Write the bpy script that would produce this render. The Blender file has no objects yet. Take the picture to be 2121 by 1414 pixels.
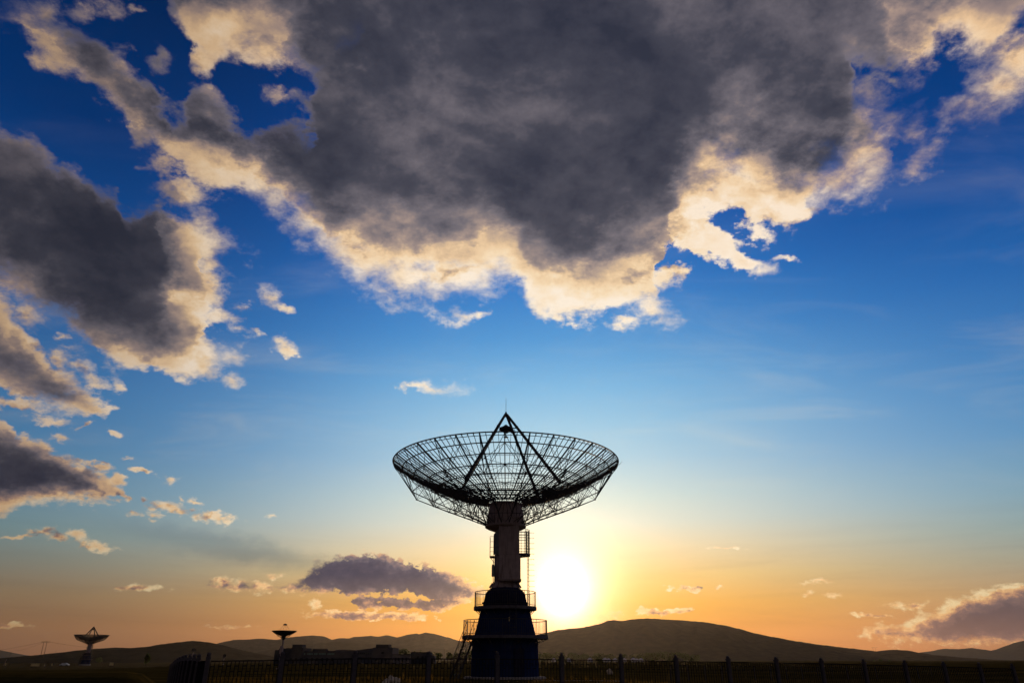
import bpy, bmesh, math, random
from mathutils import Vector, Matrix

# ------------------------------------------------------------------ camera
S = bpy.context.scene
TH = math.radians(24.98)          # camera pitched up
F_PX = 1414.0                     # 24 mm lens on a 36 mm sensor
CAM_H = 1.30
cam_d = bpy.data.cameras.new("camera")
cam_d.sensor_width = 36.0
cam_d.lens = 24.0
cam_d.clip_start = 0.1
cam_d.clip_end = 60000.0
cam = bpy.data.objects.new("camera", cam_d)
S.collection.objects.link(cam)
cam.location = (0, 0, CAM_H)
cam.rotation_euler = (math.radians(90) + TH, 0, 0)
S.camera = cam
S.view_settings.view_transform = 'Standard'
S.view_settings.look = 'None'
S.view_settings.exposure = 0.0
S.view_settings.gamma = 1.0
S.view_settings.use_curve_mapping = False

FWD = Vector((0, math.cos(TH), math.sin(TH)))
UPV = Vector((0, -math.sin(TH), math.cos(TH)))
def ray(x, y):
    return (FWD + Vector((1, 0, 0)) * ((x - 1060.5) / F_PX) + UPV * ((707 - y) / F_PX)).normalized()

SUN_DIR = ray(1166, 1226)
SUN_EL = math.asin(SUN_DIR.z)
SUN_AZ = math.atan2(SUN_DIR.x, SUN_DIR.y)

def lin(c):
    return [((v / 255 + 0.055) / 1.055) ** 2.4 if v > 10 else v / 255 / 12.92 for v in c]

# ------------------------------------------------------------------ world: evening sky with clouds
W = bpy.data.worlds.new("World")
S.world = W
W.use_nodes = True
NT = W.node_tree
NT.nodes.clear()

class E:                           # one value in the node tree
    def __init__(s, sock): s.s = sock
    def __add__(s, o): return M('ADD', s, o)
    def __radd__(s, o): return M('ADD', o, s)
    def __sub__(s, o): return M('SUBTRACT', s, o)
    def __rsub__(s, o): return M('SUBTRACT', o, s)
    def __mul__(s, o): return M('MULTIPLY', s, o)
    def __rmul__(s, o): return M('MULTIPLY', s, o)
    def __truediv__(s, o): return M('DIVIDE', s, o)
    def __rtruediv__(s, o): return M('DIVIDE', o, s)
    def __neg__(s): return M('MULTIPLY', s, -1.0)
def put(sock, v):
    if isinstance(v, E): NT.links.new(v.s, sock)
    elif isinstance(v, (tuple, list, Vector)):
        v = tuple(v)
        sock.default_value = v + (1.0,) if len(sock.default_value) == 4 and len(v) == 3 else v
    elif hasattr(sock.default_value, '__len__'): sock.default_value = [v] * len(sock.default_value)
    else: sock.default_value = v
def M(op, *a, clamp=False):
    n = NT.nodes.new('ShaderNodeMath'); n.operation = op; n.use_clamp = clamp
    for i, v in enumerate(a): put(n.inputs[i], v)
    return E(n.outputs[0])
def VM(op, *a, out=0):
    n = NT.nodes.new('ShaderNodeVectorMath'); n.operation = op
    for i, v in enumerate(a): put(n.inputs[3] if (op == 'SCALE' and i == 1) else n.inputs[i], v)
    return E(n.outputs[out])
def dot(a, b): return VM('DOT_PRODUCT', a, b, out=1)
def scale(a, k): return VM('SCALE', a, k)
def vadd(a, b): return VM('ADD', a, b)
def vmul(a, b): return VM('MULTIPLY', a, b)
def xyz(x, y, z):
    n = NT.nodes.new('ShaderNodeCombineXYZ')
    for i, v in enumerate((x, y, z)): put(n.inputs[i], v)
    return E(n.outputs[0])
def step(v, a, b, c=0.0, d=1.0):
    n = NT.nodes.new('ShaderNodeMapRange'); n.interpolation_type = 'SMOOTHSTEP'
    for i, q in enumerate((v, a, b, c, d)): put(n.inputs[i], q)
    return E(n.outputs[0])
def rng(v, a, b, c=0.0, d=1.0):
    n = NT.nodes.new('ShaderNodeMapRange'); n.clamp = True
    for i, q in enumerate((v, a, b, c, d)): put(n.inputs[i], q)
    return E(n.outputs[0])
def noise(p, sc, det=6, rough=0.55, dist=0.0):
    n = NT.nodes.new('ShaderNodeTexNoise')
    put(n.inputs['Vector'], p); put(n.inputs['Scale'], sc); put(n.inputs['Detail'], det)
    put(n.inputs['Roughness'], rough); put(n.inputs['Distortion'], dist)
    return E(n.outputs['Fac'])
def mixc(f, a, b):
    n = NT.nodes.new('ShaderNodeMix'); n.data_type = 'RGBA'
    put(n.inputs[0], f); put(n.inputs[6], a); put(n.inputs[7], b)
    return E(n.outputs[2])
def ramp(v, stops, hi, interp='LINEAR'):
    n = NT.nodes.new('ShaderNodeValToRGB'); n.color_ramp.interpolation = interp
    el = n.color_ramp.elements
    for i, (p, c) in enumerate(stops):
        e = el[i] if i < 2 else el.new(p / hi)
        e.position = p / hi
        e.color = (*lin(c), 1)
    put(n.inputs[0], v / hi)
    return E(n.outputs[0])
def curve(v, pts):                 # outline curve, chart units (thousandths), x 0..2200, y -400..1600
    n = NT.nodes.new('ShaderNodeFloatCurve')
    c = n.mapping.curves[0]
    for i, (x, y) in enumerate(pts):
        px, py = (x + 40) / 2240, (y + 400) / 2000
        if i < 2: c.points[i].location = (px, py)
        else: c.points.new(px, py)
    for p in c.points: p.handle_type = 'AUTO_CLAMPED'
    n.mapping.update()
    put(n.inputs['Factor'], 1.0)
    put(n.inputs['Value'], v)
    return E(n.outputs[0])

tc = NT.nodes.new('ShaderNodeTexCoord')
D0 = VM('NORMALIZE', E(tc.outputs['Generated']))

def angles(d):
    sep = NT.nodes.new('ShaderNodeSeparateXYZ'); put(sep.inputs[0], d)
    return [E(o) for o in sep.outputs]
dx, dy, dz = angles(D0)
el = M('ARCSINE', dz) * (180 / math.pi)
elp = M('MAXIMUM', el, 0.0)
cosg = dot(D0, SUN_DIR)
gam = M('ARCCOSINE', M('MINIMUM', cosg, 0.999999)) * (180 / math.pi)
az = M('ARCTAN2', dx, dy) * (180 / math.pi)          # 0 = +Y, positive to the right
daz = az - math.degrees(SUN_AZ)
adaz = M('ABSOLUTE', daz)

near = ramp(elp, [(0, (238, 128, 20)), (2, (244, 148, 26)), (4, (250, 176, 58)), (6, (251, 204, 118)), (8, (246, 218, 168)),
    (10, (226, 226, 206)), (12, (206, 222, 215)), (15, (172, 208, 224)), (18, (148, 198, 226)), (21, (118, 182, 224)),
    (25, (76, 152, 212)), (29, (46, 126, 200)), (34, (20, 98, 182)), (41, (0, 70, 150)), (52, (0, 46, 108)), (70, (0, 34, 88))], 70)
far = ramp(elp, [(0, (160, 112, 88)), (2, (178, 132, 98)), (4, (168, 146, 118)), (6, (140, 150, 144)), (8, (120, 157, 166)),
    (11, (98, 151, 184)), (14, (76, 140, 192)), (17.5, (60, 128, 190)), (21, (44, 112, 182)), (25, (27, 96, 172)),
    (30, (11, 78, 154)), (36, (0, 60, 130)), (45, (0, 44, 100)), (70, (0, 32, 80))], 70)
mnear = M('EXPONENT', -(M('POWER', adaz / 24.0, 2.0)))
sky = mixc(mnear, far, near)
# the sky is dimmer on the left of the sun than on the right, and behind the camera
gainL = step(daz, -12.0, -46.0, 1.0, 0.62)
gainR = step(daz, 18.0, 60.0, 1.0, 0.82)
back = step(adaz, 50.0, 120.0, 1.0, 0.34)
sky = mixc(step(adaz, 60.0, 120.0, 0.0, 0.75), sky, (0.42, 0.32, 0.31))
sky = scale(sky, gainL * gainR * back)
# the sun's glow
core = M('EXPONENT', -(gam / 1.45))
halo = M('EXPONENT', -(gam / 3.4))
wide = M('EXPONENT', -(gam / 9.0))
hcol = mixc(step(el, 1.5, 8.0), (1.0, 0.46, 0.03), (1.0, 0.80, 0.44))
def glow(att):
    g = vadd(scale((1.0, 0.93, 0.80), core * 3.7 * att), scale(hcol, halo * 0.85))
    return vadd(g, scale(mixc(step(el, 1.5, 9.0), (0.20, 0.075, 0.0), (0.22, 0.13, 0.05)), wide))
# ------------------------------------------------------------------ sun lamp
sl = bpy.data.lights.new("sun", 'SUN')
sl.energy = 2.0
sl.angle = math.radians(0.5)
sl.color = (1.0, 0.66, 0.34)
so = bpy.data.objects.new("sun", sl)
S.collection.objects.link(so)
so.rotation_euler = SUN_DIR.to_track_quat('Z', 'Y').to_euler()
S.cycles.use_adaptive_sampling = True
S.cycles.adaptive_threshold = 0.02
S.cycles.adaptive_min_samples = 20
S.cycles.max_bounces = 5
S.cycles.diffuse_bounces = 3
S.cycles.glossy_bounces = 2
S.cycles.volume_bounces = 0
S.cycles.use_denoising = True
S.cycles.denoiser = 'OPENIMAGEDENOISE'
S.cycles.denoising_input_passes = 'RGB_ALBEDO_NORMAL'
S.cycles.denoising_prefilter = 'ACCURATE'
# ---- cloud fields. Chart: a plane tangent to the sky dome at azimuth 0, elevation 24.98 deg
def chart(d):
    f = M('MAXIMUM', dot(d, FWD), 0.05)
    u = dot(d, (1.414, 0, 0)) / f + 1.0605
    v = 0.707 - dot(d, UPV * 1.414) / f
    return u, v, xyz(u, v, 0.0)

def ell(p, cx, cy, rx, ry, rot=0, h=None):
    n = NT.nodes.new('ShaderNodeMapping'); n.vector_type = 'TEXTURE'
    put(n.inputs[0], p)
    n.inputs[1].default_value = (cx / 1000, cy / 1000, 0)
    n.inputs[2].default_value = (0, 0, math.radians(rot))
    n.inputs[3].default_value = (rx / 1000, ry / 1000, 1)
    r = VM('LENGTH', E(n.outputs[0]), out=1)
    h = (h if h else max(min(rx, ry), 16)) / 1000
    return M('MULTIPLY_ADD', r, -h, h)
def band(u, v, up, lo, k=1.0):
    x = (u * 1000 + 40) / 2240
    y = (v * 1000 + 400) / 2000
    return M('MINIMUM', (y - curve(x, up)), (curve(x, lo) - y)) * (2.0 * k)
def mx(a, b): return M('MAXIMUM', a, b)
def chain(p, r):                    # makes the next batch wait for the last one
    return vadd(p, xyz(0.0, 0.0, r * 1e-7))
def union(p, u, v, bands, ells):   # each shape is folded in as it is made, which keeps the shader's stack short
    r = None
    for up, lo, k in bands:
        q = band(u, v, up, lo, k)
        r = q if r is None else mx(r, q)
    for i, e in enumerate(ells):
        if len(e) == 5 and e[1] > 930: e = (*e, max(min(e[2], e[3]), 9) * 1.35)
        if i % 8 == 0: p = chain(p, r)
        r = mx(r, ell(p, *e))
    return r

ARM_UP = [(-40, 60), (20, 40), (60, 25), (100, 40), (150, 40), (200, 52), (230, 92), (280, 122), (320, 160), (332, 190), (360, 228), (385, 222), (392, 190),
    (415, 178), (450, 190), (480, 215), (505, 250), (540, 246), (600, 234), (640, 245), (700, 260), (740, 282), (790, 305), (850, 350), (960, 380), (1100, 300), (1300, 300), (2200, 300)]
LOWER = [(-40, 30), (30, 45), (60, 130), (100, 158), (160, 188), (210, 235), (250, 255), (275, 300), (320, 330), (370, 350), (410, 382), (440, 390), (500, 382),
    (540, 396), (590, 450), (650, 500), (700, 545), (760, 588), (830, 612), (880, 608), (920, 618), (990, 600), (1045, 592), (1075, 620), (1095, 648), (1150, 664), (1200, 668),
    (1240, 652), (1300, 640), (1345, 640), (1365, 590), (1372, 545), (1396, 500), (1420, 470), (1460, 440), (1505, 425), (1550, 458), (1620, 472), (1668, 466),
    (1690, 422), (1740, 414), (1790, 384), (1830, 352), (1836, 300), (1850, 180), (1875, 100), (1900, -50), (2000, -200), (2200, -300)]
MAIN_UP = [(-40, 1400), (560, 900), (600, 420), (650, 130), (690, 20), (720, -60), (760, -200), (1400, -300), (1660, -200), (1720, -40), (1760, 60), (1790, 190), (1815, 260), (1850, 320), (1900, 400), (2200, 700)]
TOPC_UP = [(-40, 400), (330, 200), (340, -30), (380, -300), (780, -300), (2200, -300)]
TOPC_LO = [(-40, -300), (320, -200), (340, 0), (365, 40), (400, 88), (415, 140), (440, 160), (470, 132), (500, 130), (540, 150), (590, 155), (625, 182), (655, 196), (700, 170), (760, 150), (820, 100), (900, -100), (2200, -300)]
RTOP_UP = [(-40, 400), (1600, 100), (1680, -60), (1750, -300), (2200, -300)]
RTOP_LO = [(-40, -300), (1620, -100), (1690, 40), (1720, 100), (1775, 125), (1830, 140), (1880, 150), (1925, 130), (1960, 88), (1990, 84), (2020, 100), (2055, 108), (2085, 78), (2121, 50), (2200, 40)]
DARK_UP = [(-40, 262), (0, 270), (60, 290), (100, 308), (125, 322), (160, 345), (192, 368), (200, 386), (240, 396), (252, 424), (265, 428), (290, 418), (320, 415), (350, 424), (372, 452),
    (395, 452), (420, 520), (440, 640), (2200, 1000)]
DARK_LO = [(-40, 575), (0, 592), (50, 615), (100, 648), (150, 682), (200, 726), (225, 742), (300, 760), (360, 782), (400, 790), (418, 720), (440, 640), (470, 560), (2200, 0)]
LOWL_UP = [(-40, 590), (0, 602), (30, 640), (60, 690), (100, 745), (150, 790), (200, 830), (235, 858), (2200, 1400)]
LOWL_LO = [(-40, 770), (0, 800), (60, 822), (110, 838), (160, 853), (205, 861), (225, 855), (260, 830), (2200, 400)]
PILE_UP = [(-40, 850), (0, 868), (18, 884), (34, 902), (48, 898), (68, 910), (100, 918), (150, 948), (185, 968), (230, 990), (262, 1030), (290, 1060), (2200, 1500)]
PILE_LO = [(-40, 1080), (0, 1066), (50, 1044), (100, 1036), (160, 1042), (220, 1044), (262, 1044), (290, 1010), (2200, 600)]
LENS_UP = [(-40, 1500), (545, 1224), (575, 1212), (620, 1200), (655, 1168), (700, 1154), (760, 1153), (810, 1160), (860, 1170), (910, 1182), (955, 1196), (995, 1214), (1030, 1250), (2200, 1500)]
LENS_LO = [(-40, 1100), (545, 1200), (575, 1220), (650, 1230), (740, 1229), (850, 1226), (880, 1238), (930, 1246), (985, 1240), (1010, 1225), (2200, 900)]
BANK_UP = [(-40, 1500), (1730, 1345), (1780, 1312), (1840, 1304), (1900, 1276), (1945, 1264), (1972, 1244), (2000, 1242), (2030, 1228), (2062, 1222), (2090, 1214), (2121, 1216), (2200, 1200)]
BANK_LO = [(-40, 1100), (1740, 1290), (1790, 1316), (1850, 1328), (1950, 1332), (2121, 1334), (2200, 1334)]

SMALL_HI = [(560, 200, 55, 26, 10), (545, 190, 30, 25, 0), (340, 130, 22, 30, 0), (285, 18, 14, 10, 0), (225, 20, 26, 14, 20), (110, 28, 40, 26, -10), (180, 22, 50, 30, 0),
    (370, 392, 36, 16, 15), (345, 345, 28, 22, 0), (640, 205, 40, 30, 20), (720, 225, 60, 26, 20),
    (1470, 490, 44, 22, 25), (1425, 480, 40, 30, 60), (1445, 515, 30, 12, 15), (1385, 575, 52, 26, -10), (1415, 560, 22, 16, 0), (1350, 640, 40, 18, 25), (1290, 665, 24, 10, 0),
    (1545, 546, 24, 10, 20), (1630, 536, 10, 4, 0), (955, 650, 34, 9, -4), (1000, 648, 10, 9, 20),
    (1820, 200, 46, 32, -10), (1850, 165, 30, 26, 0), (1905, 335, 26, 30, 30), (1885, 270, 34, 46, 10), (1790, 345, 48, 36, 0), (1860, 235, 50, 30, 0), (1935, 310, 12, 12, 0),
    (2000, 222, 64, 24, -12), (2060, 180, 60, 40, -40), (2105, 110, 36, 60, 15), (2040, 230, 46, 16, -20), (1955, 235, 30, 12, -20)]
SMALL_MID = [(420, 505, 52, 58, 0), (440, 540, 48, 30, 10), (418, 600, 54, 62, 0), (448, 650, 30, 26, 0), (420, 745, 42, 50, 0), (380, 640, 60, 50, 0), (556, 622, 13, 15, 0), (580, 642, 16, 6, 25), (592, 722, 19, 13, 15), (490, 628, 22, 20, 0), (478, 662, 28, 15, 15), (495, 688, 30, 9, 20), (480, 742, 42, 15, 10), (476, 783, 26, 13, 0), (535, 690, 16, 6, 30),
    (120, 738, 44, 22, 0), (160, 760, 26, 12, 20), (190, 790, 26, 9, 10), (130, 700, 12, 5, 20), (242, 800, 8, 12, -20), (40, 838, 70, 14, 12), (110, 870, 50, 9, 8), (176, 884, 16, 7, 0), (235, 905, 16, 6, 10),
    (885, 806, 48, 9, 4), (130, 905, 26, 8, 0), (60, 655, 34, 22, 30)]
SMALL_LOW = [(266, 945, 20, 8, 0), (246, 1000, 22, 17, 20), (290, 975, 22, 6, 10), (346, 994, 22, 9, 5), (210, 965, 34, 14, 5), (355, 1046, 34, 11, 12), (312, 1052, 14, 7, 0), (316, 1068, 14, 6, 0), (298, 1034, 8, 5, 0),
    (404, 1032, 14, 5, 20), (376, 1032, 7, 4, 0), (450, 1073, 30, 9, 4), (278, 1068, 18, 5, 0), (240, 1038, 30, 9, 0), (88, 1102, 22, 9, 0), (115, 1110, 20, 8, 10), (45, 1112, 34, 4, -3), (160, 1107, 18, 8, 10), (205, 1131, 26, 8, 15),
    (126, 1114, 14, 6, 0), (560, 1190, 12, 5, 0), (562, 1070, 8, 3, 0)]
HORIZ = [(460, 1204, 24, 12, 15), (500, 1214, 30, 9, 0), (545, 1214, 24, 9, 0), (440, 1214, 18, 6, 0), (295, 1217, 48, 5, 2), (655, 1252, 16, 9, 10), (760, 1248, 34, 15, 0), (830, 1250, 60, 12, 5), (910, 1250, 74, 15, -5), (740, 1274, 90, 11, 2),
    (830, 1275, 60, 8, 2), (690, 1262, 20, 5, 0), (480, 1299, 46, 5, 0), (20, 1296, 50, 6, 4), (1430, 1220, 36, 8, 4), (1486, 1217, 10, 4, 0), (1700, 1204, 34, 4, 0), (1722, 1229, 22, 5, 0), (1672, 1228, 14, 6, 0), (1858, 1250, 24, 7, 0), (1900, 1251, 20, 6, 0),
    (1790, 1274, 34, 5, 0), (1830, 1277, 20, 4, 0), (1500, 1134, 34, 3, 4), (1235, 1276, 28, 10, 0), (1275, 1270, 14, 8, 0), (1130, 1286, 30, 6, 10), (1345, 1268, 30, 7, 0), (1410, 1263, 30, 5, 0), (1820, 1306, 40, 12, 0), (2100, 1240, 40, 26, 0)]

def field(d):
    u, v, p = chart(d)
    sz = angles(d)[2]
    q = scale(d, M('EXPONENT', sz * -1.15) * 2.25)
    n1 = noise(q, 4.4, 14, 0.58, 0.25) - 0.5
    q2 = vadd(q, (7.3, 1.1, 3.7))
    n2 = M('ABSOLUTE', noise(q2, 9.0, 9, 0.62, 0.1) - 0.5) * -1.0 + 0.09       # billows
    grow = rng(sz, 0.04, 0.55, 0.17, 1.0)
    n3 = noise(vadd(q, (3.1, 8.2, 0.4)), 13.0, 8, 0.68, 0.0) - 0.5
    n4 = noise(vadd(q, (1.7, 2.9, 6.1)), 42.0, 5, 0.62, 0.0) - 0.5
    n3 = n3 + (n4 - n3) * rng(sz, 0.12, 0.42, 0.85, 0.0)
    wn = NT.nodes.new('ShaderNodeTexNoise')
    put(wn.inputs['Vector'], vadd(q, (4.4, 0.3, 9.1))); put(wn.inputs['Scale'], 17.0); put(wn.inputs['Detail'], 6); put(wn.inputs['Roughness'], 0.6)
    wv = VM('MULTIPLY_ADD', E(wn.outputs['Color']), (1.0, 1.0, 0.0), (-0.5, -0.5, 0.0))
    wv = scale(wv, 0.015 + grow * 0.090)
    p = vadd(p, wv)
    wx, wy, _ = angles(wv)
    F = union(p, u + n1 * grow * 0.11 + wx, v + wy, [(ARM_UP, LOWER, 0.8), (MAIN_UP, LOWER, 0.6), (TOPC_UP, TOPC_LO, 0.8), (RTOP_UP, RTOP_LO, 0.8), (DARK_UP, DARK_LO, 0.8),
        (LOWL_UP, LOWL_LO, 0.8), (PILE_UP, PILE_LO, 0.9), (LENS_UP, LENS_LO, 1.0), (BANK_UP, BANK_LO, 0.8)], SMALL_HI + SMALL_MID + SMALL_LOW + HORIZ)
    F = M('MINIMUM', F, 0.16)
    nn = (n1 * 0.12 + n2 * 0.10 + n3 * 0.105) * grow + n3 * rng(sz, 0.1, 0.4, 0.026, 0.0)
    return F + nn, nn, n1, n2, n3, grow, u, v, p

F1, nn1, n1, n2, n3, grow, U, V, P = field(D0)
# the same field a little nearer the sun: what shades this spot
tang = VM('NORMALIZE', VM('SUBTRACT', SUN_DIR, D0))
D1 = VM('NORMALIZE', vadd(D0, scale(tang, grow * 0.075)))
F2, nn2 = field(D1)[:2]

def blobs(lst):
    r = None; p = P
    for i, (cx, cy, rx, ry, rot, w) in enumerate(lst):
        if i and i % 8 == 0: p = chain(p, r)
        n = NT.nodes.new('ShaderNodeMapping'); n.vector_type = 'TEXTURE'
        put(n.inputs[0], p)
        n.inputs[1].default_value = (cx / 1000, cy / 1000, 0); n.inputs[2].default_value = (0, 0, math.radians(rot)); n.inputs[3].default_value = (rx / 1000, ry / 1000, 1)
        g = NT.nodes.new('ShaderNodeTexGradient'); g.gradient_type = 'QUADRATIC_SPHERE'
        NT.links.new(n.outputs[0], g.inputs[0])
        t = E(g.outputs['Fac']) * w
        r = t if r is None else r + t
    return r
thin = blobs([(190, 160, 110, 34, 25, 0.9), (300, 250, 60, 44, 45, 0.7), (330, 305, 60, 44, 40, 0.7), (440, 340, 130, 60, 10, 1.1), (530, 370, 60, 40, 0, 0.5), (460, 60, 150, 130, 0, 1.7), (600, 140, 150, 80, 30, 1.7), (740, 130, 60, 50, 0, 0.7),
    (680, 60, 200, 110, 0, 0.45), (1470, 330, 170, 120, 30, 1.6), (1550, 400, 170, 100, 20, 1.7), (1640, 440, 130, 60, 0, 1.4), (1430, 440, 90, 130, 20, 1.2), (1730, 390, 100, 60, 0, 1.4), (1790, 340, 90, 80, 0, 1.2),
    (1000, 580, 300, 60, 0, 1.0), (1190, 620, 220, 80, 0, 1.2), (1330, 560, 120, 70, 20, 0.8), (850, 560, 160, 60, 20, 0.9), (430, 500, 70, 90, 0, 1.2), (360, 610, 110, 60, 20, 1.2), (430, 640, 70, 90, 0, 1.2), (400, 760, 110, 50, -30, 0.9), (130, 670, 120, 40, 35, 0.5), (430, 730, 60, 60, 0, 0.8),
    (20, 680, 130, 120, 0, 0.4), (2000, 60, 130, 90, 0, 1.2), (1770, 80, 90, 90, 0, 0.9), (1840, 190, 110, 80, 0, 0.8), (2050, 200, 140, 90, 0, 1.2), (1870, 280, 90, 90, 0, 0.6), (110, 740, 80, 60, 0, 1.0), (60, 1040, 160, 40, 0, 1.0), (150, 960, 110, 50, 30, 0.8),
    (740, 550, 140, 60, 35, 0.5), (600, 430, 110, 40, 40, 0.4), (120, 20, 140, 50, 0, 1.1), (560, 190, 100, 70, 0, 0.9)])
thick = blobs([(1250, 250, 560, 330, 0, 1.2), (800, 400, 330, 130, 35, 0.7), (640, 320, 200, 80, 30, 0.5), (130, 460, 430, 300, 30, 3.4), (280, 660, 260, 110, 25, 2.2), (250, 540, 200, 140, 10, 1.2), (1500, 120, 280, 180, 0, 0.8), (1120, 450, 260, 130, 20, 0.9), (60, 965, 240, 90, 10, 2.4),
    (780, 1192, 300, 95, 3, 5.0), (860, 1245, 200, 40, 3, 1.2), (2080, 1290, 260, 60, -10, 1.2), (510, 1215, 90, 20, 0, 0.8), (120, 808, 170, 50, 20, 2.2), (1640, 320, 130, 100, 0, 0.9), (220, 95, 170, 70, 30, 1.4), (430, 250, 170, 90, 30, 1.5), (620, 310, 220, 90, 30, 0.9), (700, 420, 220, 90, 35, 0.6), (550, 170, 110, 40, 10, 0.3)])
wisp = step(noise(vadd(D0, (2.0, 5.0, 1.0)), 5.0, 4, 0.5, 0.0), 0.42, 0.66)
away = step(gam, 30.0, 58.0)
alpha = step(F1 + n3 * grow * wisp * 0.05, grow * (-0.004 - wisp * 0.026), 0.001 + grow * (0.012 + wisp * 0.055 + away * 0.020))
cap = 0.018 + grow * 0.085
T = (M('MINIMUM', M('MAXIMUM', F1, 0.0), cap) * 0.22 + M('MINIMUM', M('MAXIMUM', F2, 0.0), cap) * 0.78) / (0.007 + grow * 0.018)
thick = thick * (1.0 - 0.75 * M('MINIMUM', thin, 1.0))
T = M('MAXIMUM', T * (1.0 - 0.60 * M('MINIMUM', thin, 1.25)) + thick * 0.5, 0.0)
lit = M('EXPONENT', (T + away * 0.45) * -0.72)
relief = M('MINIMUM', M('MAXIMUM', (nn1 - nn2) / (0.25 + grow * 0.75), -0.06), 0.06)
val = lit * (0.84 + n3 * 0.55 + n2 * 0.8) + relief * 2.4 + 0.12 + thin * 0.07 - thick * 0.022 + n3 * 0.05 + n1 * 0.55 + (noise(vadd(D0, (5.0, 5.0, 2.0)), 3.4, 3, 0.5, 0.3) - 0.5) * 0.5
sunward = M('EXPONENT', -(gam / 34.0))
low = rng(el, 3.0, 14.0, 1.0, 0.0)
cfar = ramp(val, [(0.0, (29, 35, 54)), (0.16, (50, 53, 70)), (0.34, (92, 88, 101)), (0.58, (152, 128, 124)), (0.76, (226, 184, 142)), (1.0, (246, 216, 186))], 1.0)
cnear = ramp(val, [(0.0, (76, 77, 89)), (0.16, (100, 98, 106)), (0.32, (138, 131, 134)), (0.50, (184, 167, 154)), (0.70, (238, 212, 170)), (0.84, (255, 240, 204)), (1.0, (255, 253, 240))], 1.0)
clow = ramp(val, [(0.0, (38, 44, 82)), (0.26, (60, 60, 92)), (0.44, (118, 96, 108)), (0.60, (206, 152, 120)), (0.80, (255, 204, 140)), (1.0, (255, 232, 180))], 1.0)
cl = mixc(sunward, cfar, scale(cnear, 1.04))
rim = step(F1, 0.045, 0.0) * away * 0.75
cl = mixc(rim, cl, tuple(lin((150, 142, 160))))
cl = mixc(low, cl, scale(clow, step(gam, 14.0, 38.0, 1.0, 0.70)))
brig = mixc(sunward, tuple(lin((250, 208, 166))), tuple(lin((255, 250, 225))))
warm = mixc(rng(el, 1.0, 22.0), tuple(v for v in (1.0, 0.95, 0.90)), (1.0, 0.99, 0.98))
cl = vmul(cl, warm)
cl = scale(cl, gainL * back * 1.0)
# low clouds sink into the bright air near the horizon
airy = rng(el, 1.0, 6.0, 0.7, 1.0)
alpha = alpha * airy * step(gam, 1.5, 6.5)
# thin high streaks and shadow bands
cir = noise(vmul(scale(D0, 1.0 / (M('MAXIMUM', dz, 0.0) + 0.12)), (1.0, 2.2, 1.0)), 1.7, 7, 0.6, 0.6)
cirm = step(cir, 0.45, 0.85) * step(el, 8.0, 16.0) * step(el, 40.0, 26.0)
sky = mixc(cirm * 0.22, sky, scale(vmul(brig, (0.72, 0.85, 1.0)), gainL * gainR))
veil = noise(vmul(D0, (2.0, 2.0, 26.0)), 2.2, 6, 0.6, 0.4)
veilm = step(veil, 0.42, 0.72) * step(el, 12.0, 5.0)
sky = mixc(veilm * 0.22, sky, vmul(sky, (0.62, 0.60, 0.66)))
shad = M('MULTIPLY', step(ell(P, 420, 1125, 420, 44, 10, 60), 0.0, 0.05), 0.78)
sky = mixc(shad * rng(U, 0.15, 0.55), sky, vmul(sky, (0.42, 0.55, 0.72)))
sky = scale(sky, 1.0 - step(daz, -6.0, -38.0) * step(el, 9.0, 1.0) * 0.36)
skyg = vadd(sky, glow(1.0))
final = mixc(M('MULTIPLY', alpha, 1.0, clamp=True), skyg, vadd(cl, scale((1.0, 0.62, 0.22), halo * 0.28)))
# physical evening sky underneath: adds its own faint light all round
nis = NT.nodes.new('ShaderNodeTexSky'); nis.sky_type = 'NISHITA'; nis.sun_disc = False
nis.sun_elevation = SUN_EL; nis.sun_rotation = SUN_AZ; nis.altitude = 1300; nis.dust_density = 2.0
final = vadd(final, scale(E(nis.outputs[0]), 0.001))
# below the horizon: dim ground
final = mixc(step(dz, -0.02, 0.0), (0.012, 0.009, 0.007), final)
bg = NT.nodes.new('ShaderNodeBackground'); bg.inputs['Strength'].default_value = 1.0
NT.links.new(final.s, bg.inputs['Color'])
wo = NT.nodes.new('ShaderNodeOutputWorld'); NT.links.new(bg.outputs[0], wo.inputs['Surface'])
W.cycles.sampling_method = 'MANUAL'; W.cycles.sample_map_resolution = 512
# ------------------------------------------------------------------ helpers
C = S.collection
random.seed(7)
def at(x, y, Y):                   # the point of the place seen at that spot of the photo, Y metres ahead
    r = ray(x, y)
    return Vector((0, 0, CAM_H)) + r * (Y / r.y)
def zat(y, Y, x=1060.5): return at(x, y, Y).z
def xat(x, Y, y=1366): return at(x, y, Y).x

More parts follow.
